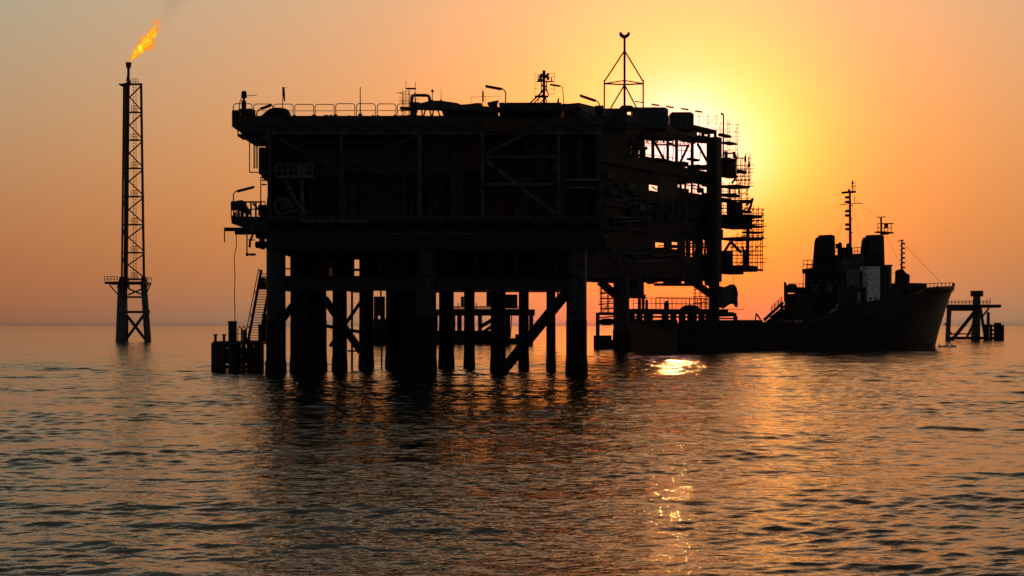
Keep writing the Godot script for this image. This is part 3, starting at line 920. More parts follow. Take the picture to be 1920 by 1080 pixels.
func far_platform() -> void:
	var ex := Vector3(0.575, 0, -0.818).normalized()
	X2 = Transform3D(Basis(ex, Vector3.UP, ex.cross(Vector3.UP)), Vector3(13.83, 0, -228.0))
	var t := thing("production_platform", "far platform with an open truss storey in front of the sun", "platform", X2)
	var q := RandomNumberGenerator.new()
	q.seed = 9
	var U := 41.0
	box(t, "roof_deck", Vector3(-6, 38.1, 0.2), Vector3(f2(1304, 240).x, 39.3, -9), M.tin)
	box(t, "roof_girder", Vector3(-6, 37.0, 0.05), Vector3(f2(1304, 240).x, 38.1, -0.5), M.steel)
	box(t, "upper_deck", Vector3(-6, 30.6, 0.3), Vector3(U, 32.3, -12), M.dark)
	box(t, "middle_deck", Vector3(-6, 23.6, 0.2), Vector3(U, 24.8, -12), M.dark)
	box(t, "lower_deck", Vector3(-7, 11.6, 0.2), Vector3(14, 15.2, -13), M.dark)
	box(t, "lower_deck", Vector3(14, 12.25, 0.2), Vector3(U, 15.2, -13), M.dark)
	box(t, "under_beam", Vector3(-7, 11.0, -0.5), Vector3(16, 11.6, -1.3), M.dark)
	# closed rooms at the left of the truss storey, with one small gap
	panel2(t, "wall_panel", 1085, 238, 1130, 318, -0.3, -8.0, M.dark)
	panel2(t, "wall_panel", 1129, 247, 1183, 312, -0.3, -4.0, M.dark)
	panel2(t, "wall_panel", 1182.5, 247, 1206, 268, -0.35, -3.0, M.dark)
	panel2(t, "wall_panel", 1182.5, 294, 1206, 314, -0.35, -3.0, M.dark)
	for x in [1189.5, 1194.0, 1201.0]:
		bar(t, "hanger", f2(x, 264, -0.5), f2(x + q.randf_range(-1, 1), 298, -0.5), 0.3 + 0.2 * q.randf(), 0.3, M.dark)
	for y in [273.0, 280.0, 284.0, 290.0]:
		bar(t, "pipe", f2(1182, y, -0.9), f2(1207, y + 1.5, -0.9), 0.16 + 0.2 * q.randf(), 0.2, M.dark)
	panel2(t, "wall_panel", 1148, 236, 1198, 250, -0.25, -6.0, M.navy)
	panel2(t, "wall_panel", 1184, 256, 1194, 300, -0.2, -0.3, M.dark)
	tube(t, "pipe", f2(1131, 242, -0.2), f2(1149, 244, -0.2), 0.12, M.dark, 8)
	tube(t, "pipe", f2(1138, 236, -0.2), f2(1136, 248, -0.2), 0.15, M.dark, 8)
	# truss
	for x in [1206.0, 1224.0, 1252.0, 1268.5, 1298.0]:
		bar(t, "truss_post", f2(x, 250 + (x - 1206) * 0.06), f2(x, 301 + (x - 1206) * 0.13), 0.5 if x != 1252.0 else 0.35, 0.4, M.dark)
	for x in [1213.0, 1232.0, 1243.0, 1262.0, 1281.0, 1290.0, 1312.0]:
		bar(t, "hanger", f2(x, 250, -4.0), f2(x + q.randf_range(-1, 1), 268, -4.0), q.randf_range(0.12, 0.3), 0.2, M.rust)
	bar(t, "truss_diagonal", f2(1226, 264), f2(1247, 303), 0.36, 0.3, M.dark)
	bar(t, "truss_diagonal", f2(1291, 272), f2(1274, 308), 0.36, 0.3, M.dark)
	bar(t, "truss_diagonal", f2(1308, 270), f2(1329, 308), 0.42, 0.3, M.dark)
	bar(t, "truss_diagonal", f2(1268, 275), f2(1256, 268), 0.3, 0.3, M.dark)
	bar(t, "truss_chord", f2(1224, 270), f2(1290, 273), 0.24, 0.24, M.dark)
	bar(t, "truss_chord", f2(1200, 253), f2(1330, 263), 0.35, 0.3, M.dark)
	bar(t, "truss_chord", f2(1290, 265), f2(1330, 268), 0.3, 0.3, M.dark)
	for k in 6:
		var y := 256.0 + k * 3.2
		tube(t, "thin_tube", f2(1206, y, -3.0 - k * 0.6), f2(1296, y + 4 + q.randf_range(-1, 1), -3.0 - k * 0.6), 0.06, M.rust, 6)
	for k in 16:
		var x := 1208.0 + k * 7.6
		tube(t, "thin_tube", f2(x, 250, -5.5), f2(x, 270 + q.randf() * 10, -5.5), 0.05, M.rust, 6)
	for k in 20:
		var x := q.randf_range(1206.0, 1328.0)
		var y := 299.0 + (x - 1206.0) * 0.13
		panel2(t, "deck_gear", x, y - q.randf_range(2.0, 7.0), x + q.randf_range(3, 12), y + 3, -1.5 - q.randf() * 3.0, -5.0, M.dark)
	panel2(t, "deck_gear", 1296, 297, 1312, 301, -2.0, -3.0, M.dark)
	tube(t, "pipe", f2(1212, 290, -2), f2(1268, 297, -2), 0.07, M.rust, 6)
	tube(t, "pipe", f2(1268, 281, -2), f2(1300, 284, -2), 0.07, M.rust, 6)
	for s in [[1180, 268], [1186, 290], [1190, 276]]:
		tube(t, "pipe", f2(s[0], s[1], 0.1), f2(s[0] + 22, s[1] + 2, 0.1), 0.3, M.dark, 8)
	for k in 14:
		var x := 1207.0 + k * 8.6 + q.randf_range(-2, 2)
		panel2(t, "hung_tray", x, 249 + (x - 1206) * 0.05, x + q.randf_range(3, 9), 253 + (x - 1206) * 0.06 + q.randf_range(1, 8), -1.0 - q.randf() * 2.0, -3.4, M.rust)
	for k in 7:
		var x := 1210.0 + k * 17.0
		tube(t, "thin_tube", f2(x, 300, -4.0), f2(x + q.randf_range(-3, 3), 276, -4.0), 0.09, M.rust, 6)
	# roof corner frame right of the units
	panel2(t, "corner_beam", 1303, 239, 1342, 246, 0.0, -2.0, M.dark)
	panel2(t, "corner_beam", 1300, 258, 1330, 263, 0.0, -2.0, M.dark)
	for x in [1304.0, 1318.0, 1329.0, 1341.0]:
		bar(t, "corner_post", f2(x, 244), f2(x, 264), 0.5, 0.4, M.dark)
	# storey below: panels that leave gaps
	for e in [[1090, 340, 1217, 372], [1217, 340, 1236, 347], [1217, 358, 1236, 378], [1236, 341, 1271, 382], [1271, 340, 1320, 342.5], [1271, 361, 1320, 386], [1271, 353, 1292, 361], [1310, 352, 1320, 361], [1319, 342, 1329, 350], [1319, 362, 1334, 392]]:
		var p := panel2(t, "wall_panel", e[0], e[1], e[2], e[3], -0.3, -0.7, [M.dark, M.steel, M.dark][q.randi() % 3])
		stretch(p, 30.9 if e[1] < 343 else -1.0, 24.6 if e[3] > 364 else -1.0)
	for e in [[1222, 350, 1231, 356], [1278, 345, 1300, 349], [1296, 352, 1306, 355], [1300, 347, 1312, 351]]:
		bar(t, "pipe", f2(e[0], e[1], -1.0), f2(e[2], e[3], -1.0), 0.16, 0.2, M.dark)
	for k in 8:
		tube(t, "thin_tube", f2(1272 + k * 6, 340, -0.9), f2(1272 + k * 6, 362, -0.9), 0.06, M.dark, 6)
	# lowest storey
	for e in [[1080, 400, 1229, 520], [1229, 400, 1248, 455], [1229, 465, 1248, 520], [1248, 400, 1260, 520], [1260, 400, 1273, 454], [1260, 467, 1273, 520], [1273, 400, 1285, 520], [1285, 400, 1311, 453], [1285, 481, 1311, 520], [1311, 400, 1318, 520], [1318, 400, 1331, 450], [1318, 479, 1331, 520], [1331, 400, 1340, 520]]:
		var p := panel2(t, "wall_panel", e[0], e[1], e[2], e[3], -0.3, -0.7, [M.dark, M.steel, M.dark][q.randi() % 3])
		stretch(p, 23.8 if e[1] < 401 else -1.0, 14.8 if e[3] > 519 else -1.0)
	for k in 30:
		var x := q.randf_range(1284.0, 1331.0)
		tube(t, "thin_tube", f2(x, 450, -1.2), f2(x + q.randf_range(-3, 3), 482, -1.2), q.randf_range(0.05, 0.13), M.rust, 6)
	for x in [1288.0, 1293.0, 1300.0, 1307.0, 1322.0, 1327.0]:
		bar(t, "grille_bar", f2(x, 450, -2.5), f2(x, 482, -2.5), 0.3 + q.randf() * 0.35, 0.2, M.dark)
	for x in [1276.0, 1285.0, 1297.0, 1310.0]:
		bar(t, "grille_bar", f2(x, 340, -2.5), f2(x, 362, -2.5), 0.3 + q.randf() * 0.4, 0.2, M.dark)
	for y in [456.0, 463.0, 477.0]:
		bar(t, "grille_bar", f2(1284, y, -3.2), f2(1332, y + 1.5, -3.2), 0.3, 0.2, M.dark)
	for y in [460.0, 468.0, 474.0]:
		tube(t, "thin_tube", f2(1284, y, -1.0), f2(1332, y + 1, -1.0), 0.09, M.rust, 6)
	tube(t, "thin_tube", f2(1234, 461, -1.0), f2(1250, 461, -1.0), 0.12, M.rust, 6)
	panel2(t, "valve_box", 1263, 459, 1270, 463, -0.8, -1.4, M.rust)
	# pipes across the face
	for k in 16:
		var y := q.randf_range(372.0, 505.0)
		var x := q.randf_range(1110.0, 1240.0)
		tube(t, "pipe", f2(x, y, 0.1), f2(x + q.randf_range(30, 80), y + q.randf_range(-2, 2), 0.1), q.randf_range(0.1, 0.28), [M.steel, M.navy, M.tin][q.randi() % 3], 8)
	for k in 14:
		var x := q.randf_range(1125.0, 1325.0)
		tube(t, "pipe", f2(x, 372, 0.3), f2(x, 400 + q.randf() * 30, 0.3), q.randf_range(0.1, 0.25), [M.steel, M.navy, M.tin][q.randi() % 3], 8)
	for k in 60:
		var x := q.randf_range(1120.0, 1326.0)
		var y := q.randf_range(322.0, 520.0)
		panel2(t, ["valve_box", "cable_tray", "equipment_cabinet"][q.randi() % 3], x, y, x + q.randf_range(3, 16), y + q.randf_range(3, 14), q.randf_range(0.1, 0.7), -0.2, [M.dark, M.dark, M.steel, M.rust][q.randi() % 4]) if not (x > 1195 and ((y > 325 and y < 366) or (y > 436 and y < 484))) else null
	# fittings under the lowest deck
	for k in 34:
		var x := q.randf_range(1190.0, 1330.0)
		var c := f2(x, 524 + (x - 1190) * 0.02, -0.4)
		box(t, "under_fitting", Vector3(c.x, 12.3, -0.4), Vector3(c.x + q.randf_range(0.2, 0.9), 12.1 - q.randf_range(0.2, 1.1), -1.0), M.dark)
	tube(t, "under_pipe", f2(1228, 533.5, -0.5), f2(1298, 534, -0.5), 0.26, M.dark, 8)
	tube(t, "under_pipe", f2(1180, 529, -0.5), f2(1232, 529, -0.5), 0.12, M.dark, 8)
	# far corner column and legs
	var c := g2(1339, 258, 259)
	var foot := g2(1339, 660, 259)
	box(t, "corner_column", Vector3(c.x - 1.05, 12.0, c.z - 1.05) , Vector3(c.x + 1.05, c.y, c.z + 1.05), M.steel)
	tube(t, "leg", Vector3(c.x, -3, c.z), Vector3(c.x, 12.0, c.z), 1.0, M.navy, 18)
	c = g2(1165, 528, 234)
	tube(t, "leg", Vector3(c.x, -3, c.z), Vector3(c.x, 12, c.z), 1.35, M.navy, 18)
	tube(t, "leg_sleeve", Vector3(c.x, -3, c.z), Vector3(c.x, 3.2, c.z), 1.45, M.growth, 18)
	for e in [[1081.0, 250.0], [1033.0, 262.0]]:
		c = g2(e[0], 528, e[1])
		tube(t, "leg", Vector3(c.x, -3, c.z), Vector3(c.x, 13, c.z), 0.8, M.navy, 18)
	bar(t, "knee_brace", g2(1124, 527, 234), g2(1162, 560, 234), 1.0, 1.0, M.dark)
	bar(t, "knee_brace", g2(1296, 526, 258), g2(1338, 556, 259), 1.0, 1.0, M.dark)
	bar(t, "knee_brace", g2(1176, 560, 234), g2(1196, 532, 236), 0.5, 0.5, M.dark)
	box(t, "leg_box", g2(1184, 532, 236), g2(1199, 560, 240), M.dark)
	# lower boat deck
	var a := g2(1180, 579, 240)
	var far := g2(1346, 579, 254)
	var dd := Vector3(far.x - a.x, 0, far.z - a.z).normalized()
	bar(t, "boat_deck", Vector3(a.x, a.y - 0.45, a.z), Vector3(far.x, a.y - 0.45, far.z), 0.9, 5.0, M.dark)
	bar(t, "pipe_rack", Vector3(a.x, a.y - 1.35, a.z), Vector3(far.x, a.y - 1.35, far.z), 0.35, 0.6, M.steel)
	for x in [1186.0, 1201.0, 1214.0, 1220.0, 1247.0, 1263.0, 1279.0, 1295.0, 1301.0, 1316.0, 1330.0]:
		var k: float = (x - 1180.0) / 166.0
		var p := a.lerp(far, k)
		box(t, "deck_post", Vector3(p.x - 0.6, -1.0, p.z - 0.6), Vector3(p.x + 0.45 + q.randf() * 0.5, p.y - 0.5, p.z), M.dark)
	railing(t, a + dd * 1.0, Vector3(far.x, a.y, far.z), 1.9, 0.06, 20, M.rust)
	railing(t, a + dd * 9.0 + Vector3(0, 0, -2), Vector3(far.x, a.y, far.z - 2.0), 2.1, 0.05, 14, M.rust)
	for e in [[1196, 552, 1211, 560], [1197, 560, 1202, 580], [1204, 558, 1208, 580], [1210, 562, 1215, 580]]:
		box(t, "pump_column", g2(e[0], e[1], 241), g2(e[2], e[3], 241.8), M.dark)
	lathe(t, "drum", g2(1250, 581, 246), Vector3.UP, [Vector2(0, 0), Vector2(0, 0.42), Vector2(1.0, 0.45), Vector2(1.5, 0.3), Vector2(1.6, 0)], M.dark, 12)
	lathe(t, "hose_mound", g2(1294, 583, 250), Vector3.UP, [Vector2(0, 0), Vector2(0, 1.9), Vector2(0.5, 1.75), Vector2(0.95, 1.1), Vector2(1.1, 0)], M.dark, 16)
	bent(t, "pipe_loop", [g2(1346, 590, 259), g2(1376, 589, 259), g2(1379, 592, 259), g2(1379, 606, 259)], 0.42, M.dark, 8)
	tube(t, "pipe", g2(1350, 580, 259), g2(1396, 580, 259), 0.06, M.dark, 6)
	for y in [597.0, 602.0]:
		tube(t, "pipe", g2(1348, y, 259), g2(1380, y, 259), 0.16, M.dark, 6)
	# landing at the left leg
	box(t, "fender_post", g2(1117.5, 587, 236), g2(1124, 660, 237), M.dark)
	box(t, "fender_beam", g2(1117, 586, 236), g2(1158, 591, 237), M.dark)
	lathe(t, "fender", g2(1122, 604, 235.8), g2(1152, 603, 235.8) - g2(1122, 604, 235.8), [Vector2(0, 0), Vector2(0.1, 0.3), Vector2(0.7, 0.55), Vector2(1.9, 0.6), Vector2(2.6, 0.4), Vector2(2.7, 0)], M.dark, 12)
	box(t, "landing_step", g2(1123, 629, 236), g2(1137, 660, 240), M.dark)
	box(t, "landing_step", g2(1136, 637, 236), g2(1160, 660, 240), M.dark)
	tube(t, "pipe", g2(1124, 596, 236.4), g2(1150, 593, 236.4), 0.12, M.dark, 6)
	# cantilevered walkways at the far end: [left, right, top, bottom, depth]
	for e in [[1346, 1375, 251, 255, 263], [1350, 1387, 266, 269, 264], [1350, 1385, 296, 301, 262], [1350, 1384, 301, 326, 264], [1382, 1404, 318, 324, 263], [1350, 1384, 326, 332, 262], [1350, 1409, 347.5, 351.5, 263], [1350, 1392, 363, 368, 262], [1352, 1376, 371, 379, 264], [1362, 1396, 378, 402, 265], [1388, 1413, 394, 398, 262], [1350, 1414, 405, 428, 265], [1394, 1433, 404, 407.5, 263], [1398, 1431, 422, 426, 262], [1392, 1433, 434, 437, 263], [1350, 1433, 445.5, 450, 262], [1350, 1424, 498, 509, 264], [1420, 1432, 504, 508, 263], [1350, 1398, 508, 514, 262]]:
		box(t, "walkway" if e[3] - e[2] < 7 else "equipment_module", g2(e[0], e[2], e[4]), g2(e[1], e[3], e[4]) + X2.basis.inverse() * Vector3(0, 0, -2.2), M.dark)
	for e in [[1352, 430, 1356, 446], [1358, 283, 1364, 297], [1374, 284, 1379, 297], [1366, 352, 1370, 363], [1384, 352, 1387, 364], [1352, 470, 1374, 498], [1393, 468, 1404, 498]]:
		box(t, "support", g2(e[0], e[1], 263), g2(e[2], e[3], 263.6), M.dark)
	for e in [[1352, 482, 1370, 453, 0.4], [1370, 453, 1390, 474, 0.4], [1392, 462, 1400, 498, 0.3], [1400, 385, 1412, 372, 0.3], [1412, 372, 1404, 396, 0.3], [1372, 344, 1382, 330, 0.3]]:
		bar(t, "strut", g2(e[0], e[1], 263.2), g2(e[2], e[3], 263.2), e[4], e[4], M.dark)
	bar(t, "crane_post", g2(1402, 428, 263), g2(1402, 500, 263), 0.5, 0.5, M.dark)
	bent(t, "pipe_loop", [g2(1356, 297, 262.5), g2(1356, 288, 262.5), g2(1376, 287, 262.5), g2(1379, 292, 262.5), g2(1379, 298, 262.5)], 0.16, M.dark)
	bent(t, "pipe_loop", [g2(1384, 380, 262.5), g2(1408, 379, 262.5), g2(1409, 384, 262.5), g2(1404, 396, 262.5)], 0.22, M.dark)


func far_platform_things() -> void:
	var t: Node3D
	var o: Vector3
	# roof units
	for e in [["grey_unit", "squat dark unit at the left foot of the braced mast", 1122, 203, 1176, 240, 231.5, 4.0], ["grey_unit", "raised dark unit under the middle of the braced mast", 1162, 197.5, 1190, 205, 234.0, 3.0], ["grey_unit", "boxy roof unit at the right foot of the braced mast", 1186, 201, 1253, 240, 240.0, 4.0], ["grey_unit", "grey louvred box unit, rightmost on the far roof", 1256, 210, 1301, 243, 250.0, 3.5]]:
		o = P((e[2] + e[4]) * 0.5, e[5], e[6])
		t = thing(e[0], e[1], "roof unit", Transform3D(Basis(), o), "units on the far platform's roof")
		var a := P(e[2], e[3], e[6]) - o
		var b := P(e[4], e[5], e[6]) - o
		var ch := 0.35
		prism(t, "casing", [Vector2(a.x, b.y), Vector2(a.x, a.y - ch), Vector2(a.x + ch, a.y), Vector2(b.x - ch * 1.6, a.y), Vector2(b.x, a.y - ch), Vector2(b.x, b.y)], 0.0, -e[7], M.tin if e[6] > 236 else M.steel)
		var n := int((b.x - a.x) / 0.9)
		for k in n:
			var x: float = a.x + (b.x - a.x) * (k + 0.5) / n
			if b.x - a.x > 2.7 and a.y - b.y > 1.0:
				box(t, "rib", Vector3(x - 0.06, b.y + 0.2, 0.06), Vector3(x + 0.06, a.y - 0.4, 0.0), M.steel)
	# braced mast
	var d := 238.0
	o = P(1171, 203, d)
	t = thing("braced_mast", "tall braced mast with a V-shaped head on the far roof", "mast", Transform3D(Basis(), o))
	tube(t, "mast_pole", P(1171, 205, d) - o, P(1171, 68, d) - o, 0.2, M.rust, 10)
	for x in [1133.0, 1206.0]:
		tube(t, "corner_post", P(x, 205, d) - o, P(x, 150, d) - o, 0.13, M.rust, 8)
		tube(t, "brace", P(x, 153, d) - o, P(1171, 95, d) - o, 0.12, M.rust, 8)
		tube(t, "tie", P(x, 157, d) - o, P(1171, 158.5, d) - o, 0.13, M.rust, 8)
		tube(t, "tie", P(x, 156.5, d) - o, P(1171, 151, d + 3.5) - o, 0.1, M.rust, 8)
	tube(t, "brace", P(1171, 159, d) - o, P(1145, 203, d + 3.5) - o, 0.12, M.rust, 8)
	tube(t, "brace", P(1171, 159, d) - o, P(1194, 203, d + 3.5) - o, 0.12, M.rust, 8)
	tube(t, "tie", P(1191, 190, d + 2) - o, P(1206, 192.5, d) - o, 0.1, M.rust, 8)
	for s in [-1.0, 1.0]:
		var c := P(1171, 70, d) - o
		prism(t, "head_wing", [Vector2(c.x, c.y - 0.25), Vector2(c.x + s * 0.42, c.y - 0.05), Vector2(c.x + s * 0.88, c.y + 0.35), Vector2(c.x + s * 0.86, c.y + 0.78), Vector2(c.x + s * 0.6, c.y + 0.86), Vector2(c.x + s * 0.36, c.y + 0.5), Vector2(c.x, c.y + 0.32)], 0.35, -0.35, M.dark)
	# flood lamps along the roof edge
	var spots := [[1222, 195.5, "first small flood lamp right of the braced mast"], [1249, 199.5, "second small flood lamp right of the braced mast"], [1277, 203.5, "third small flood lamp, over the louvred unit's left"], [1303, 208, "fourth small flood lamp, over the louvred unit's right end"]]
	for s in spots:
		o = P(s[0] + 6, s[1] + 14, 250)
		t = thing("flood_lamp", s[2], "lamp", Transform3D(Basis(), o), "row of flood lamps on the far roof")
		tube(t, "stem", Vector3.ZERO, P(s[0] + 7, s[1] + 2, 250) - o, 0.03, M.pale, 6)
		bar(t, "lamp_head", P(s[0], s[1], 250) - o, P(s[0] + 14, s[1] + 2.2, 250) - o, 0.24, 0.3, M.canvas)
	o = P(1356, 300, 263)
	t = thing("flare_lamp_pole", "tall pole with a hooked lamp at the far platform's right corner", "lamp", Transform3D(Basis(), o))
	bent(t, "pole", [Vector3.ZERO, P(1356.5, 217, 263) - o, P(1355, 213, 263) - o], 0.14, M.dark, 8)
	lathe(t, "lamp_head", P(1354.5, 215.5, 263) - o, Vector3(-0.5, 1, 0), [Vector2(0, 0), Vector2(0.02, 0.2), Vector2(0.35, 0.24), Vector2(0.45, 0)], M.dark, 10)
	# wrapped bundle
	o = P(1366, 578, 256)
	t = thing("wrapped_bundle", "large canvas-wrapped bundle slung beside the far corner leg", "bundle", Transform3D(Basis(), o))
	prism(t, "canvas", [xyo(P(1348, 536, 256), o), xyo(P(1357, 538, 256), o), xyo(P(1364, 535.5, 256), o), xyo(P(1370, 533, 256), o), xyo(P(1376, 533, 256), o), xyo(P(1380, 538, 256), o), xyo(P(1383, 550, 256), o), xyo(P(1382, 562, 256), o), xyo(P(1383, 572, 256), o), xyo(P(1381, 577, 256), o), xyo(P(1378, 571, 256), o), xyo(P(1370, 570, 256), o), xyo(P(1364, 573, 256), o), xyo(P(1356, 579, 256), o), xyo(P(1348, 576, 256), o)], 1.4, -1.4, M.canvas, 0.16)
	for e in [[1376, 534, 1374, 516], [1352, 537, 1352, 514]]:
		tube(t, "sling", P(e[0], e[1], 256) - o, P(e[2], e[3], 256) - o, 0.04, M.rope, 6)
	bent(t, "lashing", [P(1374, 534, 255.2) - o + Vector3(0, 0, 0.9), P(1377, 552, 255) - o + Vector3(0, 0, 0.55), P(1376, 571, 255.2) - o + Vector3(0, 0, 0.9)], 0.06, M.rope)
	# scaffolding on the far end
	var r := 0.075
	scaffold("topmost scaffold at the far platform's right corner, beside the lamp pole", P(1352, 296, 264), 3.1, 6.4, 2.0, 2, 4, 0.04, 0.0, 31)
	scaffold("narrow scaffold stepping out below the topmost one, with two hanging sacks", P(1384, 350, 264), 2.2, 5.4, 1.6, 3, 4, r, 0.2, 32)
	scaffold("scaffold at mid height on the far platform's right edge", P(1356, 404, 264), 4.6, 5.4, 1.8, 4, 4, r, 0.3, 33)
	scaffold("outermost scaffold on the far platform's right, above the long walkway", P(1396, 447, 264), 3.5, 5.4, 1.8, 4, 5, r, 0.5, 34)
	scaffold("lowest scaffold on the far platform's right, under the long walkway", P(1374, 507, 264), 5.6, 5.9, 2.0, 6, 4, r, 0.15, 35)
	scaffold("low scaffold round the far platform's left leg", P(1128, 590, 236), 2.3, 4.4, 2.0, 2, 5, 0.07, 0.4, 36)
	scaffold("thin scaffold on the boat deck beside the far corner leg", P(1304, 581, 252), 3.0, 3.6, 1.5, 3, 3, 0.06, 0.2, 37)
	scaffold("light scaffold on the far roof behind the louvred unit", P(1312, 244, 258), 3.2, 2.6, 1.5, 2, 2, 0.022, 0.0, 38)
	for e in [["upper of two dark sacks hung on the right-hand scaffold", 1397.5, 292.0, 304.0], ["lower of two dark sacks hung on the right-hand scaffold", 1404.0, 303.0, 314.0]]:
		o = P(e[1], e[3], 263.5)
		t = thing("hanging_sack", e[0], "sack", Transform3D(Basis(), o), "sacks on the scaffold")
		var h := P(e[1], e[2], 263.5).y - o.y
		lathe(t, "sack", Vector3.ZERO, Vector3.UP, [Vector2(0, 0), Vector2(0.05, 0.2), Vector2(h * 0.4, 0.25), Vector2(h * 0.8, 0.12), Vector2(h, 0.0)], M.dark, 8)
		tube(t, "tie", Vector3(0, h * 0.9, 0), Vector3(0, h + 0.5, 0), 0.03, M.rope, 6)


# ---------------------------------------------------------------- low jetty seen between the legs
func low_jetty() -> void:
	var d := 300.0
	var o := P(880, 645, d)
	o.y = 0.0
	var t := thing("jetty", "low jetty with a pipe deck seen between the near platform's legs", "jetty", Transform3D(Basis(), o))
	box(t, "pipe_deck", P(800, 580, d) - o, P(1002, 592, d + 6) - o, M.dark)
	box(t, "float", P(690, 620, d) - o, P(948, 650, d + 8) - o, M.dark)
	box(t, "float", P(956, 634, d) - o, P(976, 650, d + 4) - o, M.dark)
	box(t, "float", P(966, 627, d) - o, P(978, 640, d + 4) - o, M.dark)
	box(t, "deck_house", P(695, 598, d) - o, P(728, 625, d + 4) - o, M.dark)
	for x in [705.0, 718.0, 817.0, 850.0, 862.0, 900.0, 950.0, 953.0, 996.0]:
		tube(t, "pile", P(x, 655, d + 1) - o, P(x, 556 if x < 800 else 584, d + 1) - o, 0.45, M.dark, 8)
	box(t, "valve_tree", P(704, 556, d) - o, P(718, 592, d + 2) - o, M.dark)
	box(t, "lifting_hood", P(912, 548, d) - o, P(946, 574, d + 2) - o, M.dark)
	box(t, "tank_block", P(946, 552, d) - o, P(970, 578, d + 3) - o, M.dark)
	box(t, "tank_block", P(864, 556, d) - o, P(870, 576, d + 3) - o, M.dark)
	bar(t, "brace", P(898, 628, d) - o, P(922, 612, d) - o, 0.7, 0.7, M.dark)
	for k in 3:
		tube(t, "rail", P(848, 575.0 + k * 2.6, d - 0.3) - o, P(972, 575.0 + k * 2.6, d - 0.3) - o, 0.12, M.dark, 6)
	for x in [824.0, 859.0, 893.0, 956.0, 963.0]:
		tube(t, "rail_post", P(x, 592, d - 0.3) - o, P(x, 568, d - 0.3) - o, 0.1, M.dark, 6)
	tube(t, "standpipe", P(858, 592, d - 0.3) - o, P(858, 622, d - 0.3) - o, 0.12, M.rust, 6)
	tube(t, "standpipe", P(960, 582, d - 0.3) - o, P(957, 632, d - 0.3) - o, 0.12, M.rust, 6)


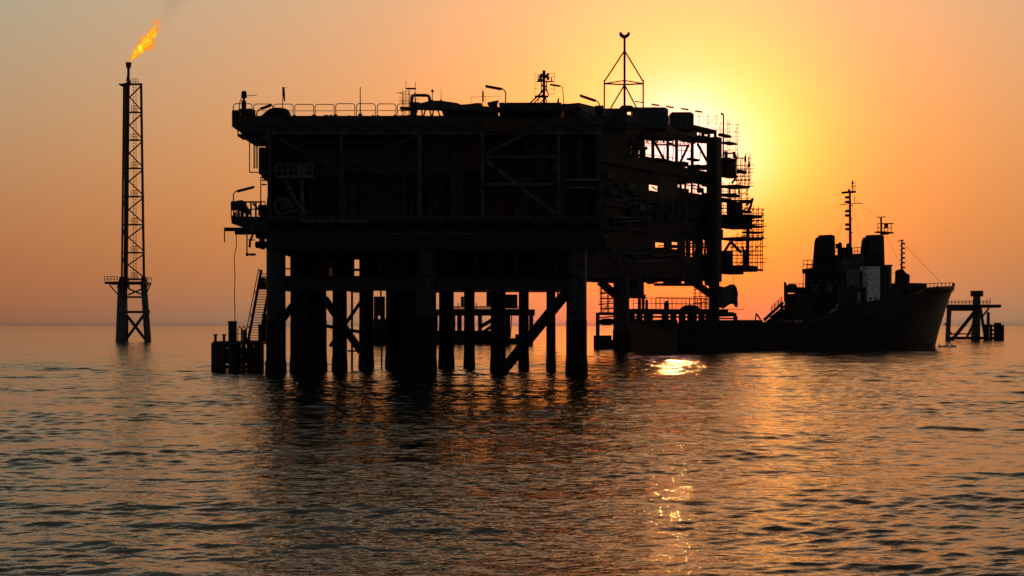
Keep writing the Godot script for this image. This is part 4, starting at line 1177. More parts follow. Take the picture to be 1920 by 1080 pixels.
# ---------------------------------------------------------------- flare tower
func flare_tower() -> void:
	var d := 352.0
	var o := P(250, 640, d)
	o.y = 0.0
	var t := thing("flare_tower", "tall lattice flare tower standing alone at left, burning at its tip", "flare tower", Transform3D(Basis(), o))
	var bays := [158.0, 211.0, 263.0, 316.0, 369.0, 421.5, 474.0, 524.0]
	var lx := func(y: float) -> float: return lerpf(241.0, 237.5, (y - 158.0) / 366.0)
	var sx := func(y: float) -> float: return lerpf(233.0, 228.5, (y - 158.0) / 366.0)
	var rx := func(y: float) -> float: return lerpf(264.5, 270.0, (y - 158.0) / 366.0)
	# three legs and the flare pipe beside the left one
	bar(t, "tower_leg", P(lx.call(158), 156, d) - o, P(lx.call(524), 528, d) - o, 0.52, 0.52, M.steel)
	bar(t, "tower_leg", P(rx.call(158), 156, d) - o, P(rx.call(524), 528, d) - o, 0.5, 0.5, M.rust)
	bar(t, "tower_leg", P(232.5, 156, d + 4) - o, P(228.5, 528, d + 4) - o, 0.42, 0.42, M.rust)
	tube(t, "flare_pipe", P(236.5, 160, d + 1.6) - o, P(234.0, 528, d + 1.6) - o, 0.34, M.grey, 14)
	tube(t, "flare_pipe", P(240.8, 170, d + 0.8) - o, P(240.8, 126, d + 0.8) - o, 0.32, M.steel, 14)
	tube(t, "service_pipe", P(238.5, 160, d + 2.6) - o, P(236.0, 528, d + 2.6) - o, 0.16, M.grey, 10)
	tube(t, "pipe_brace", P(237.5, 152, d + 0.8) - o, P(240, 138, d + 0.8) - o, 0.16, M.steel, 6)
	lathe(t, "flare_tip", P(241, 128.5, d + 0.8) - o, Vector3.UP, [Vector2(0, 0.0), Vector2(0, 0.45), Vector2(0.25, 0.52), Vector2(0.9, 0.68), Vector2(1.5, 0.72), Vector2(1.52, 0.5), Vector2(1.2, 0.4)], M.dark, 14)
	for k in bays.size():
		var y: float = bays[k]
		var top := k == 0
		bar(t, "bay_beam", P(sx.call(y) - 1, y, d) - o, P(rx.call(y) + 1.0, y, d) - o, 0.5 if top else 0.36, 0.3, M.rust)
		bar(t, "bay_beam", P(232.5, y - 1.0, d + 4) - o, P(rx.call(y), y, d) - o, 0.25, 0.25, M.rust)
		if k < bays.size() - 1:
			var y2: float = bays[k + 1]
			var m := (y + y2) * 0.5 - 1.5
			bar(t, "bay_brace", P(rx.call(y), y + 3, d) - o, P(lx.call(m) + 1.5, m, d) - o, 0.28, 0.28, M.rust)
			bar(t, "bay_brace", P(lx.call(m) + 1.5, m - 2, d) - o, P(rx.call(y2), y2 - 4, d) - o, 0.28, 0.28, M.rust)
			bar(t, "bay_brace", P(sx.call(y), y + 2, d + 3) - o, P(lx.call(y2), y2 - 2, d) - o, 0.2, 0.2, M.rust)
			# resting platform and ladder with its cage
			var c := P(253, y2 - 1, d + 2.5) - o
			box(t, "rest_platform", c + Vector3(-0.8, 0, 0.5), c + Vector3(0.8, 0.12, -0.7), M.rust)
			for s in [-0.75, 0.0, 0.75]:
				tube(t, "rest_rail_post", c + Vector3(s, 0.1, 0.4), c + Vector3(s, 1.5, 0.4), 0.06, M.rust, 6)
			for h in [0.8, 1.5]:
				tube(t, "rest_rail", c + Vector3(-0.75, h, 0.4), c + Vector3(0.75, h, 0.4), 0.06, M.rust, 6)
			for s in [-0.35, 0.35]:
				tube(t, "ladder_rail", c + Vector3(s, 0, 0.2), P(253, y - 1, d + 2.5) - o + Vector3(s, 0, 0.2), 0.055, M.rust, 6)
			for h in 8:
				var cc := c + Vector3(0, 0.6 + h * 0.8, 0.25)
				tube(t, "ladder_rung", cc + Vector3(-0.35, 0, 0), cc + Vector3(0.35, 0, 0), 0.04, M.rust, 4)
	# head platform
	box(t, "head_platform", P(222, 158, d + 1) - o, P(240, 160.5, d + 4) - o, M.dark)
	prism(t, "head_gusset", [xyo(P(232, 158, d), o), xyo(P(240, 150, d), o), xyo(P(243, 150, d), o), xyo(P(243, 160, d), o), xyo(P(232, 160, d), o)], -0.3, -0.9, M.dark)
	railing(t, P(245, 158, d + 0.3) - o, P(259, 158, d + 0.3) - o, 1.35, 0.06, 3, M.rust)
	bar(t, "head_bracket", P(224, 159, d + 2) - o, P(233, 164, d + 2) - o, 0.2, 0.2, M.dark)
	# lower platform
	box(t, "main_platform", P(196, 528, d - 3) - o, P(284, 534, d + 5) - o, M.dark)
	prism(t, "platform_head", [xyo(P(226, 519, d), o), xyo(P(239, 519, d), o), xyo(P(241, 540, d), o), xyo(P(221, 540, d), o)], 0.9, -1.2, M.dark)
	prism(t, "platform_head", [xyo(P(267, 519, d), o), xyo(P(273, 519, d), o), xyo(P(277, 538, d), o), xyo(P(265, 538, d), o)], 0.9, -1.0, M.dark)
	railing(t, P(196, 528, d - 2.9) - o, P(220, 528, d - 2.9) - o, 1.25, 0.07, 4, M.rust)
	railing(t, P(240, 528, d - 2.9) - o, P(266, 528, d - 2.9) - o, 0.9, 0.05, 5, M.rust)
	railing(t, P(274, 528, d - 2.9) - o, P(283.5, 528, d - 2.9) - o, 1.1, 0.06, 2, M.rust)
	bar(t, "bracket", P(205, 534, d) - o, P(221, 552, d) - o, 0.26, 0.26, M.rust)
	bar(t, "bracket", P(282, 534, d) - o, P(274, 551, d) - o, 0.26, 0.26, M.rust)
	# jacket
	tube(t, "jacket_leg", P(226.5, 655, d) - o, P(230.0, 532, d) - o, 1.35, M.grey, 18, 0.88)
	tube(t, "jacket_leg", P(238.0, 655, d + 3) - o, P(236.0, 532, d + 3) - o, 0.36, M.grey, 12)
	tube(t, "jacket_leg", P(278.5, 655, d) - o, P(269.5, 532, d) - o, 0.86, M.grey, 18, 0.9)
	box(t, "anode", P(274, 581, d - 0.6) - o, P(281, 588, d + 0.6) - o, M.steel)
	for e in [[240, 541, 268, 553, 0.2], [240, 553, 268, 541, 0.2], [238, 557, 268, 557, 0.24], [239, 585, 274, 585, 0.3], [240, 594, 275, 640, 0.36], [270, 590, 238, 634, 0.36], [239, 590, 239, 655, 0.24]]:
		tube(t, "jacket_brace", P(e[0], e[1], d + 0.6) - o, P(e[2], e[3], d + 0.6) - o, e[4], M.rust, 8)
	box(t, "valve_wheel", P(248, 583, d) - o, P(259, 587, d + 0.8) - o, M.rust)
	flare_flame(d)


func flame_tongue(parent: Node, called: String, pts: Array, mat: Material, seed_: int, d: float, o: Vector3) -> MeshInstance3D:
	# pts: [px, py, radius in px]; a ragged lofted sheet of fire
	var n := FastNoiseLite.new()
	n.seed = seed_
	n.frequency = 0.55
	n.fractal_octaves = 3
	var st := start()
	st.set_smooth_group(0)
	var rows := (pts.size() - 1) * 5 + 1
	var sides := 14
	var ring := []
	for k in rows:
		var f := float(k) / 5.0
		var i := mini(int(f), pts.size() - 2)
		var e: float = f - i
		var c := P(lerpf(pts[i][0], pts[i + 1][0], e), lerpf(pts[i][1], pts[i + 1][1], e), d) - o
		var r := lerpf(pts[i][2], pts[i + 1][2], e) / F * d
		var row := []
		for s in sides:
			var a := TAU * s / sides
			var p := c + Vector3(cos(a), sin(a) * 0.75, sin(a) * 0.8) * r
			var w := n.get_noise_3d(p.x * 0.9, p.y * 0.9, p.z * 0.9)
			p += (p - c) * w * 1.1 + Vector3(w, n.get_noise_3d(p.y * 2.0, p.x * 2.0, 9.0), 0) * 0.5
			row.append(p)
		ring.append(row)
	for k in rows - 1:
		for s in sides:
			var s2 := (s + 1) % sides
			st_quad(st, ring[k][s], ring[k + 1][s], ring[k + 1][s2], ring[k][s2])
	for s in range(1, sides - 1):
		st_tri(st, ring[0][0], ring[0][s], ring[0][s + 1])
		st_tri(st, ring[-1][0], ring[-1][s + 1], ring[-1][s])
	st.generate_normals()
	return put(parent, called, st.commit(), mat)


func flare_flame(d: float) -> void:
	var dd := d + 0.8
	var o := P(242, 117, dd)
	var t := thing("flame", "yellow and orange gas flame blowing right from the flare tip", "flame", Transform3D(Basis(), o))
	flame_tongue(t, "outer_flame", [[242, 117, 1.6], [248, 109, 3.5], [256, 100, 7.5], [266, 90, 10.5], [276, 78, 10.0], [284, 64, 7.5], [292, 52, 5.0], [297, 43, 2.6], [293, 38, 0.8]], M.flame_outer, 3, dd, o)
	flame_tongue(t, "inner_flame", [[246, 112, 1.2], [254, 102, 4.5], [264, 92, 7.5], [274, 80, 7.5], [281, 67, 5.5], [289, 57, 3.6], [294, 47, 1.2]], M.flame_inner, 11, dd, o)
	flame_tongue(t, "core_flame", [[254, 101, 1.5], [262, 93, 4.5], [271, 84, 5.0], [275, 73, 4.0], [280, 66, 2.2], [287, 59, 0.8]], M.flame_core, 17, dd, o)
	flame_tongue(t, "flame_tongue", [[270, 92, 2.0], [280, 90, 3.4], [288, 84, 2.4], [291, 78, 0.6]], M.flame_outer, 23, dd, o)
	flame_tongue(t, "flame_tongue", [[284, 44, 0.8], [289, 41, 1.8], [296, 40, 1.6], [299, 37, 0.5]], M.flame_outer, 29, dd, o)
	var l := OmniLight3D.new()
	l.name = "flame_light"
	l.light_color = Color(1.0, 0.62, 0.25)
	l.light_energy = 12.0
	l.light_size = 1.0
	l.omni_range = 120.0
	l.omni_attenuation = 2.0
	l.shadow_enabled = true
	t.add_child(l)
	l.position = P(268, 88, dd) - o + Vector3(0, 0, 3.0)


# ---------------------------------------------------------------- supply ship
var XS := Transform3D()


func fs(px: float, py: float, v := 0.0) -> Vector3:
	return face(XS, px, py, v)


func sbox(t: Node, called: String, px0: float, py0: float, px1: float, py1: float, v0: float, v1: float, mat: Material) -> MeshInstance3D:
	# v0 the near side, v1 the far side of the ship; px0 is where the far side's aft edge shows
	var a := fs(px0, py0, v1)
	var b := fs(px1, py0, v0)
	var u0 := minf(a.x, b.x - 0.6)
	var c := fs((px0 + px1) * 0.5, py0, (v0 + v1) * 0.5)
	var e := fs((px0 + px1) * 0.5, py1, (v0 + v1) * 0.5)
	return box(t, called, Vector3(u0, e.y, v0), Vector3(b.x, c.y, v1), mat)


func ship() -> void:
	var ex := Vector3(0.862, 0, -0.507).normalized()
	XS = Transform3D(Basis(ex, Vector3.UP, ex.cross(Vector3.UP)), Vector3(14.13, 0, -220.0))
	var t := thing("supply_ship", "dark offshore supply ship with twin funnels and a long low stern", "ship", XS)
	var q := RandomNumberGenerator.new()
	q.seed = 77
	var L := fs(1789, 540).x
	var ua := fs(1430, 600, -7.0).x
	var ub := fs(1474, 560, -7.0).x
	var uc := fs(1650, 540, -3.0).x
	var tops := func(u: float) -> float:
		if u < ua:
			return 4.35
		if u < ub:
			return lerpf(4.35, 7.2, (u - ua) / (ub - ua))
		if u < uc:
			return lerpf(7.2, 9.6, (u - ub) / (uc - ub))
		return lerpf(10.2, 11.3, (u - uc) / (L - uc))
	# hull: levels from keel to bulwark, each with its own length and fullness at the bow
	var st := start()
	st.set_smooth_group(0)
	var secs := 40
	var grid := []
	for i in secs + 1:
		var s := float(i) / secs
		var row := []
		for k in 7:
			var f := k / 6.0
			var len_ := lerpf(L - 5.5, L, pow(f, 1.4))
			var u := lerpf(9.9, len_, s)
			var h := lerpf(-2.5, tops.call(u), f)
			var s0 := lerpf(0.5, 0.76, f)
			var full := 1.0 if s < s0 else maxf(0.0, 1.0 - pow((s - s0) / (1.0 - s0), lerpf(1.7, 2.4, f)))
			var bb := lerpf(5.6, 7.0, pow(f, 0.5)) * full * (1.0 if s > 0.05 else lerpf(0.94, 1.0, s / 0.05))
			row.append(Vector3(u, h, bb))
		grid.append(row)
	for i in secs:
		for k in 6:
			var a: Vector3 = grid[i][k]
			var b: Vector3 = grid[i + 1][k]
			var c: Vector3 = grid[i + 1][k + 1]
			var e: Vector3 = grid[i][k + 1]
			st_quad(st, a, e, c, b)
			var m := Vector3(1, 1, -1)
			st_quad(st, a * m, b * m, c * m, e * m)
	st.set_smooth_group(-1)
	for i in secs:
		var a: Vector3 = grid[i][6] - Vector3(0, 0.9, 0)
		var b: Vector3 = grid[i + 1][6] - Vector3(0, 0.9, 0)
		st_quad(st, a, a * Vector3(1, 1, -1), b * Vector3(1, 1, -1), b)
	for k in 6:
		var a: Vector3 = grid[0][k]
		var b: Vector3 = grid[0][k + 1]
		st_quad(st, a, a * Vector3(1, 1, -1), b * Vector3(1, 1, -1), b)
	st.generate_normals()
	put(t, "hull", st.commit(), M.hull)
	# rubbing strake and bulwark cap along the near side
	for i in range(0, secs - 1):
		var a: Vector3 = grid[i][6]
		var b: Vector3 = grid[i + 1][6]
		bar(t, "bulwark_cap", a + Vector3(0, 0.03, 0), b + Vector3(0, 0.03, 0), 0.16, 0.3, M.hull)
		if i < 26:
			var c: Vector3 = grid[i][4]
			var e: Vector3 = grid[i + 1][4]
			bar(t, "rubbing_strake", c + Vector3(0, 0.5, 0.05), e + Vector3(0, 0.5, 0.05), 0.3, 0.25, M.dark)
	# work deck gear and the ramp of bulwark rising to the house
	sbox(t, "deck_crane_base", 1192, 597, 1204, 606, 1.0, -1.0, M.dark)
	for e in [[1205, 600, 1225], [1246, 599, 1262], [1286, 600, 1300], [1314, 601, 1340]]:
		sbox(t, "deck_cargo", e[0], e[1], e[2], 610, 1.5, -1.5, M.dark)
	sbox(t, "deck_roller", 1340, 600, 1430, 606, 4.0, -3.0, M.dark)
	bar(t, "deck_frame", fs(1416, 600, 2), fs(1418, 588, 2), 0.16, 0.16, M.dark)
	bar(t, "deck_frame", fs(1418, 588, 2), fs(1426, 599, 2), 0.2, 0.2, M.dark)
	bar(t, "ramp_stay", fs(1433, 600, 5), fs(1468, 567, 5), 0.42, 0.3, M.dark)
	bar(t, "ramp_stay", fs(1445, 596, 5), fs(1472, 574, 5), 0.3, 0.3, M.dark)
	bar(t, "ramp_post", fs(1466, 590, 5), fs(1466, 566, 5), 0.35, 0.3, M.dark)
	railing(t, fs(1446, 584, 5), fs(1466, 566, 5), 0.8, 0.06, 3, M.steel)
	sbox(t, "aft_house", 1471, 551, 1520, 600, 4.0, 1.0, M.hull)
	prism(t, "aft_screen", [xy(fs(1472, 565, 4.2)), xy(fs(1472, 528, 4.2)), xy(fs(1475, 532, 4.2)), xy(fs(1477, 540, 4.2)), xy(fs(1478, 565, 4.2))], 4.2, 3.9, M.dark)
	tube(t, "capstan", fs(1480, 541, 2.0), fs(1490, 541, 2.0), 0.75, M.dark, 12)
	tube(t, "capstan", fs(1492, 545, 2.0), fs(1506, 545, 2.0), 0.6, M.dark, 12)
	railing(t, fs(1478, 546, 3.5), fs(1512, 546, 3.5), 1.25, 0.05, 5, M.steel)
	# accommodation, tier by tier
	sbox(t, "deckhouse", 1500, 540, 1690, 612, 6.2, -3.0, M.hull)
	var dh := sbox(t, "deckhouse", 1509, 510, 1660, 548, 5.2, -3.5, M.hull)
	sbox(t, "bridge_wing", 1505, 503, 1560, 512, 3.0, -3.8, M.dark)
	railing(t, fs(1506, 503, -2.5), fs(1531, 503, -2.5), 1.4, 0.06, 3, M.steel)
	tube(t, "wing_post", fs(1506, 512, -2.5), fs(1506, 545, -2.5), 0.07, M.steel, 6)
	sbox(t, "casing", 1560, 505, 1612, 552, 5.6, 2.0, M.grey)
	var cs := sbox(t, "casing", 1612, 500, 1650, 583, 6.45, 4.6, M.white)
	cs.set_meta("label", "pale grey painted casing side")
	sbox(t, "casing", 1598, 548, 1613, 583, 6.4, 5.0, M.pale)
	sbox(t, "fore_house", 1648, 499, 1672, 548, 5.0, 2.0, M.grey)
	sbox(t, "fore_house_roof", 1646, 497, 1674, 500, 5.3, 1.6, M.dark)
	var wh := sbox(t, "wheelhouse", 1562, 479, 1620, 512, 4.6, -2.2, M.grey)
	sbox(t, "wheelhouse_roof", 1558, 477, 1623, 480.5, 5.0, -2.6, M.dark)
	for k in 7:
		var a := fs(1578 + k * 6.2, 488, 4.62)
		var b := fs(1582.6 + k * 6.2, 496, 4.62)
		nest(box(t, "window", Vector3(a.x, b.y, 4.55), Vector3(b.x, a.y, 4.66), M.glass), wh)
	for k in 5:
		var p := fs(1520 + k * 16, 526, 5.22)
		nest(tube(t, "porthole", Vector3(p.x, p.y, 5.15), Vector3(p.x, p.y, 5.3), 0.24, M.glass, 10), dh)
	for k in 3:
		var p := fs(1622 + k * 10, 560, 6.5)
		nest(tube(t, "porthole", Vector3(p.x, p.y, 6.4), Vector3(p.x, p.y, 6.52), 0.26, M.glass, 10), cs)
	for x in [1604.0, 1641.0]:
		var a := fs(x, 562, 6.5)
		nest(box(t, "door", Vector3(a.x, a.y - 1.9, 6.38), Vector3(a.x + 0.8, a.y, 6.5), M.grey), cs)
	sbox(t, "monkey_island", 1570, 464, 1599, 480, 2.0, -1.0, M.dark)
	railing(t, fs(1559, 478, 1), fs(1572, 478, 1), 1.2, 0.06, 2, M.steel)
	railing(t, fs(1602, 478, 3), fs(1620, 478, 3), 1.3, 0.06, 3, M.steel)
	sbox(t, "radar_dome_base", 1573, 457, 1579, 466, 0.8, -0.2, M.dark)
	lathe(t, "radar_dome", fs(1575, 462, 0), Vector3.UP, [Vector2(0, 0), Vector2(0, 0.3), Vector2(0.4, 0.36), Vector2(0.7, 0.2), Vector2(0.76, 0)], M.dark, 10)
	lathe(t, "radar_dome", fs(1590, 464, 0), Vector3.UP, [Vector2(0, 0), Vector2(0, 0.3), Vector2(0.4, 0.36), Vector2(0.7, 0.2), Vector2(0.76, 0)], M.dark, 10)
	# funnels
	for e in [[1530.0, 1560.0, -2.5], [1618.0, 1652.0, 3.4]]:
		var v: float = e[2]
		var w: float = e[1] - e[0]
		var s: float = e[0]
		var y0 := 442.0
		prism(t, "funnel", [xy(fs(s, 506, v)), xy(fs(s + w * 0.06, 478, v)), xy(fs(s + w * 0.13, 452, v)), xy(fs(s + w * 0.22, y0 + 2.5, v)), xy(fs(s + w * 0.5, y0, v)), xy(fs(s + w * 0.95, y0 - 0.5, v)), xy(fs(s + w * 0.97, 470, v)), xy(fs(s + w, 506, v))], v + 1.0, v - 1.0, M.hull, 0.04)
		prism(t, "funnel_rim", [xy(fs(s + w * 0.25, y0 + 1.6, v)), xy(fs(s + w * 0.3, y0 - 1.2, v)), xy(fs(s + w * 0.9, y0 - 2.0, v)), xy(fs(s + w * 0.9, y0 + 1.6, v))], v + 0.6, v - 0.6, M.dark)
	sbox(t, "funnel_base", 1612, 476, 1656, 502, 4.4, 2.4, M.hull)
	# main mast
	tube(t, "mast", fs(1594.5, 480, 0), fs(1593.5, 358, 0), 0.26, M.rust, 10, 0.7)
	bar(t, "mast_table", fs(1582, 361, 0), fs(1600.5, 360, 0), 0.35, 1.2, M.dark)
	lathe(t, "mast_lamp", fs(1592, 359, 0), Vector3.UP, [Vector2(0, 0), Vector2(0, 0.25), Vector2(0.4, 0.15), Vector2(0.45, 0)], M.dark, 8)
	tube(t, "topmast", fs(1598.5, 361, 0), fs(1598.5, 338, 0), 0.1, M.rust, 8)
	bar(t, "topmast_arm", fs(1593, 349, 0), fs(1605, 349.5, 0), 0.09, 0.09, M.rust)
	lathe(t, "topmast_lamp", fs(1598.5, 345, 0), Vector3.UP, [Vector2(0, 0), Vector2(0, 0.2), Vector2(0.3, 0.2), Vector2(0.4, 0)], M.dark, 8)
	bar(t, "yard", fs(1574, 384, 0), fs(1589, 382.5, 0), 0.12, 0.12, M.rust)
	bar(t, "yard", fs(1597, 381.5, 0), fs(1618, 381, 0), 0.12, 0.12, M.rust)
	for e in [[1583, 384, 379], [1602, 381, 366], [1603, 360, 340]]:
		tube(t, "aerial", fs(e[0], e[1], 0), fs(e[0], e[2], 0), 0.05, M.rust, 6)
	for k in 9:
		var y := 368.0 + k * 8.5
		sbox(t, "mast_lantern", 1588 - (k % 2), y, 1593, y + 4.5, 0.3, -0.2, M.rust) if k % 3 != 2 else bar(t, "mast_step", fs(1594, y, 0), fs(1599, y, 0), 0.15, 0.15, M.rust)
	tube(t, "halyard", fs(1590, 380, 0.5), fs(1590, 470, 0.5), 0.03, M.rope, 4)
	# radar mast
	tube(t, "radar_mast", fs(1653.5, 505, 1), fs(1652, 408, 1), 0.2, M.rust, 8, 0.8)
	bar(t, "radar_platform", fs(1646, 435, 1), fs(1670, 437, 1), 0.25, 1.5, M.rust)
	prism(t, "radar_bracket", [xy(fs(1653, 441, 1)), xy(fs(1654, 437, 1)), xy(fs(1670, 437, 1)), xy(fs(1662, 440, 1))], 1.3, 0.7, M.rust)
	railing(t, fs(1646, 435, 1.6), fs(1671, 435.5, 1.6), 1.5, 0.06, 4, M.rust)
	bar(t, "radar_bar", fs(1655, 419.5, 1), fs(1674, 419, 1), 0.2, 0.2, M.dark)
	tube(t, "radar_pedestal", fs(1661, 428, 1), fs(1661, 419, 1), 0.3, M.dark, 8)
	bar(t, "radar_bar", fs(1645, 407.5, 1), fs(1660, 406.5, 1), 0.15, 0.15, M.dark)
	tube(t, "radar_post", fs(1646, 437, 1), fs(1646, 420, 1), 0.06, M.rust, 6)
	for k in 6:
		bar(t, "mast_step", fs(1648, 450 + k * 9, 1), fs(1654, 450 + k * 9, 1), 0.12, 0.12, M.rust)
	# foremast, its house and stays
	prism(t, "foremast_house", [xy(fs(1689, 542, 1)), xy(fs(1690, 508, 1)), xy(fs(1694, 505, 1)), xy(fs(1698, 511, 1)), xy(fs(1706, 516, 1)), xy(fs(1706, 522, 1)), xy(fs(1704, 542, 1))], 1.0, -0.5, M.dark)
	tube(t, "foremast", fs(1690.5, 540, 1), fs(1691, 449, 1), 0.2, M.rust, 8, 0.7)
	bar(t, "foremast_arm", fs(1684, 452, 1), fs(1694, 450.5, 1), 0.15, 0.3, M.rust)
	for k in 6:
		var y := 456.0 + k * 9.0
		bar(t, "mast_lantern", fs(1691, y, 1), fs(1696, y + 1, 1), 0.26, 0.3, M.rust)
		bar(t, "mast_step", fs(1687, y + 4, 1), fs(1691, y + 4, 1), 0.12, 0.12, M.rust)
	tube(t, "forestay", fs(1692, 455, 1), fs(1768, 534, 0), 0.035, M.rope, 4)
	bar(t, "mast_stay", fs(1674, 511.5, 1), fs(1690, 511, 1), 0.07, 0.07, M.rust)
	bar(t, "mast_stay", fs(1676, 530, 1), fs(1690, 514, 1), 0.07, 0.07, M.rust)
	for e in [[1594, 372, 1560, 478], [1594, 372, 1622, 478], [1653, 420, 1690, 500], [1652, 412, 1600, 372]]:
		tube(t, "rigging", fs(e[0], e[1], 0.5), fs(e[2], e[3], 0.5), 0.022, M.rope, 4)
	railing(t, fs(1622, 499, 6.2), fs(1650, 499, 6.2), 1.0, 0.05, 4, M.steel)
	railing(t, fs(1512, 509, 5.0), fs(1560, 508, 5.0), 1.1, 0.05, 6, M.steel)
	for k in 16:
		var x := 1520.0 + q.randf() * 150.0
		sbox(t, "deck_fitting", x, 531 + q.randf() * 10.0, x + 4 + q.randf() * 8.0, 548, 5.9, 5.0, [M.hull, M.dark, M.grey][q.randi() % 3])
	for k in 8:
		var x := 1484.0 + k * 24.0
		var p := fs(x, 607 - k * 1.2, 7.05)
		lathe(t, "tyre_fender", p, Vector3(0, 0, 1), [Vector2(0, 0.25), Vector2(0, 0.55), Vector2(0.14, 0.62), Vector2(0.28, 0.55), Vector2(0.28, 0.25), Vector2(0, 0.25)], M.dark, 12)
	for k in 14:
		var x := 1200.0 + q.randf() * 220.0
		sbox(t, "deck_cargo", x, 599 + q.randf() * 5.0, x + 5 + q.randf() * 14.0, 612, 4.0, 2.0, M.dark)
	# forecastle
	sbox(t, "forecastle_house", 1672, 531, 1738, 562, 3.4, 0.0, M.hull)
	sbox(t, "windlass", 1740, 541, 1752, 552, 1.0, -0.6, M.dark)
	railing(t, fs(1736, 547, 3.0), fs(1787, 545, 0.2), 1.45, 0.06, 7, M.steel)
	for x in [1757.0, 1765.0, 1772.0]:
		tube(t, "bow_bitt", fs(x, 548, 0.5), fs(x, 534 + q.randf() * 4.0, 0.5), 0.25, M.dark, 8)
	bar(t, "jackstaff", fs(1786, 544, 0), fs(1788, 531, 0), 0.3, 0.4, M.dark)
	# small fittings on the near side of the house
	lathe(t, "life_raft", fs(1556, 588, 6.4), fs(1568, 582, 6.4) - fs(1556, 588, 6.4), [Vector2(0, 0), Vector2(0.05, 0.35), Vector2(1.2, 0.42), Vector2(1.5, 0.3), Vector2(1.55, 0)], M.pale, 12)
	bar(t, "davit", fs(1562, 592, 6.4), fs(1571, 571, 6.4), 0.22, 0.22, M.pale)
	railing(t, fs(1600, 583, 6.6), fs(1680, 577, 6.2), 1.1, 0.05, 12, M.steel)
	# foam at the forefoot
	var f := start()
	var c := fs(1756, 648, 0.0)
	for k in 26:
		var p := c + Vector3(q.randf_range(-3.2, 3.2), 0.0, q.randf_range(-0.4, 2.2))
		var rr := q.randf_range(0.25, 0.7)
		var yy := 0.30 + q.randf_range(0.0, 0.22)
		for s in 6:
			var a0 := TAU * s / 6.0
			var a1 := TAU * (s + 1) / 6.0
			st_tri(f, Vector3(p.x, yy + 0.12, p.z), Vector3(p.x + cos(a0) * rr * 1.8, -0.4, p.z + sin(a0) * rr), Vector3(p.x + cos(a1) * rr * 1.8, -0.4, p.z + sin(a1) * rr))
	f.generate_normals()
	var fo := put(self, "bow_wave", f.commit(), M.white, XS)
	tag(fo, "small patch of white foam at the ship's bow", "bow wave")
	fo.set_meta("kind", "stuff")


# ---------------------------------------------------------------- small jacket right of the ship
func small_jacket() -> void:
	var d := 377.0
	var o := P(1830, 638, d)
	o.y = 0.0
	var t := thing("well_jacket", "small well jacket with a bare deck, at right beyond the ship's bow", "jacket", Transform3D(Basis(), o))
	box(t, "deck", P(1776, 571, d - 2) - o, P(1858, 577.5, d + 6) - o, M.steel)
	box(t, "deck_edge", P(1778, 577.5, d - 1.5) - o, P(1830, 583, d - 1.2) - o, M.rust)
	tube(t, "main_leg", P(1831, 650, d + 1) - o, P(1831.5, 546, d + 1) - o, 0.95, M.grey, 16)
	box(t, "leg_clamp", P(1824, 545, d) - o, P(1839, 556, d + 2) - o, M.steel)
	tube(t, "jacket_leg", P(1776, 650, d) - o, P(1780, 576, d) - o, 0.62, M.grey, 14)
	tube(t, "jacket_leg", P(1822, 650, d + 5) - o, P(1827, 577, d + 5) - o, 0.4, M.grey, 14)
	tube(t, "jacket_leg", P(1850, 650, d + 3) - o, P(1838, 577, d + 3) - o, 0.4, M.grey, 14)
	bar(t, "brace", P(1783, 640, d) - o, P(1828, 584, d) - o, 0.85, 0.6, M.rust)
	bar(t, "brace", P(1785, 628, d + 2) - o, P(1772, 606, d + 2) - o, 0.4, 0.4, M.rust)
	bar(t, "brace", P(1840, 596, d) - o, P(1854, 578, d) - o, 0.4, 0.4, M.rust)
	bar(t, "brace", P(1812, 634, d) - o, P(1830, 598, d) - o, 0.55, 0.5, M.rust)
	bar(t, "cross_beam", P(1782, 634, d) - o, P(1880, 634, d) - o, 0.8, 0.6, M.dark)
	bar(t, "cross_beam", P(1786, 626, d + 1) - o, P(1826, 626, d + 1) - o, 0.35, 0.4, M.dark)
	var q := RandomNumberGenerator.new()
	q.seed = 12
	for k in 12:
		var x := 1778.0 + k * 6.6
		tube(t, "rail_post", P(x, 571, d - 1.9) - o, P(x + q.randf_range(-0.5, 0.5), 564 - q.randf() * 3.0, d - 1.9) - o, 0.09, M.rust, 6)
	for y in [564.5, 567.5]:
		tube(t, "handrail", P(1777, y, d - 1.9) - o, P(1857, y, d - 1.9) - o, 0.07, M.rust, 6)
	tube(t, "antenna", P(1855, 571, d) - o, P(1857, 560, d) - o, 0.1, M.rust, 6)
	# boat landing of this jacket
	for x in [1847.0, 1852.0, 1858.0, 1866.0, 1872.0, 1880.0]:
		tube(t, "fender_pile", P(x, 650, d - 2) - o, P(x, 608 + q.randf_range(-1, 2), d - 2) - o, 0.4 if x != 1872.0 else 0.5, M.dark, 8)
	for y in [611.0, 619.0, 627.0]:
		bar(t, "fender_rail", P(1845, y, d - 2) - o, P(1881, y, d - 2) - o, 0.5, 0.5, M.dark)
	box(t, "fender_panel", P(1866, 605, d - 1.5) - o, P(1875, 638, d - 0.5) - o, M.dark)
	tube(t, "lamp_post", P(1853, 612, d - 1) - o, P(1853, 590, d - 1) - o, 0.42, M.dark, 8)
	lathe(t, "lamp_top", P(1853, 590, d - 1) - o, Vector3.UP, [Vector2(0, 0), Vector2(0, 0.5), Vector2(0.5, 0.35), Vector2(0.9, 0.0)], M.dark, 8)


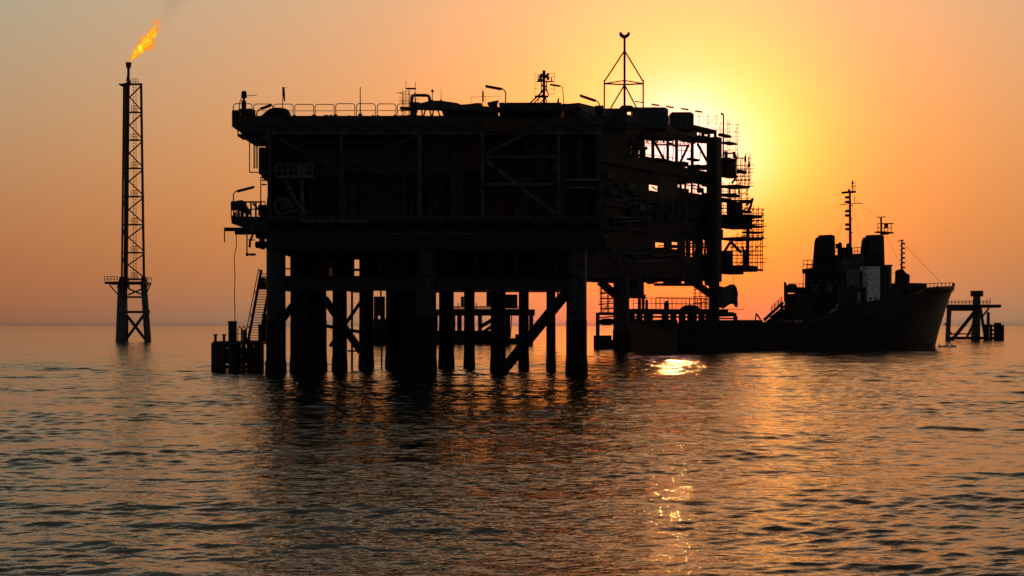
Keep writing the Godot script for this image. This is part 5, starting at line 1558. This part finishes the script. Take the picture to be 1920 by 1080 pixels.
func smoke() -> void:
	var m := FogMaterial.new()
	m.density = 0.0045
	m.albedo = Color(0.12, 0.12, 0.11)
	var root := thing("flare_smoke", "faint grey smoke drifting above the flare flame", "smoke", Transform3D(Basis(), P(318, 22, 355)))
	root.set_meta("kind", "stuff")
	for e in [[0.0, 0.0, 4.0, 9.0], [0.5, 2.0, 5.0, 10.0], [1.2, 4.0, 6.5, 10.0], [-0.8, -2.5, 3.0, 7.0], [0.9, 1.0, 3.4, 6.0], [2.6, 6.0, 8.0, 9.0], [0.2, 3.2, 3.6, 5.0], [1.8, 3.0, 4.4, 6.0]]:
		var v := FogVolume.new()
		v.name = "smoke_puff"
		v.shape = RenderingServer.FOG_VOLUME_SHAPE_ELLIPSOID
		v.size = Vector3(e[2], e[3], e[2])
		v.material = m
		root.add_child(v, true)
		v.position = Vector3(e[0], e[1], 0)
		v.rotation_degrees = Vector3(0, 0, -22)


func _ready() -> void:
	rng.seed = 1
	SUN = P(1274, 285, 100.0) - Vector3(0, EYE, 0)
	SUN = SUN.normalized()
	GLOW = (P(1385, 292, 100.0) - Vector3(0, EYE, 0)).normalized()
	# camera: level, lens shifted up so that uprights stay upright
	var cam := Camera3D.new()
	cam.name = "camera"
	var near := 1.0
	cam.set_frustum(2.0 * near * 540.0 / F, Vector2(0, near * (HY - 540.0) / F), near, 40000.0)
	cam.position = Vector3(0, EYE, 0)
	add_child(cam)
	cam.current = true
	# sky and exposure
	var we := WorldEnvironment.new()
	we.name = "world_environment"
	var env := Environment.new()
	env.background_mode = Environment.BG_SKY
	env.sky = make_sky()
	env.background_energy_multiplier = 1.0
	env.tonemap_mode = Environment.TONE_MAPPER_LINEAR
	env.tonemap_exposure = 1.0
	env.sdfgi_enabled = true
	env.ssao_enabled = true
	env.ssil_enabled = true
	# hazy air
	env.fog_enabled = true
	env.fog_density = 0.00003
	env.volumetric_fog_enabled = true
	env.volumetric_fog_density = 0.0
	env.fog_light_color = Color(0.95, 0.80, 0.68)
	we.environment = env
	add_child(we)
	# low sun behind the far platform
	var sun := DirectionalLight3D.new()
	sun.name = "sun"
	sun.light_color = Color(1.0, 0.66, 0.36)
	sun.light_energy = 0.03
	sun.light_angular_distance = 0.5
	sun.shadow_enabled = true
	add_child(sun)
	sun.look_at_from_position(P(1269, 392, 100.0) - Vector3(0, EYE, 0), Vector3.ZERO)
	make_materials()
	make_sea()
	near_platform()
	far_platform()
	low_jetty()
	flare_tower()
	ship()
	small_jacket()
	roof_things()
	left_end_things()
	far_platform_things()
	smoke()
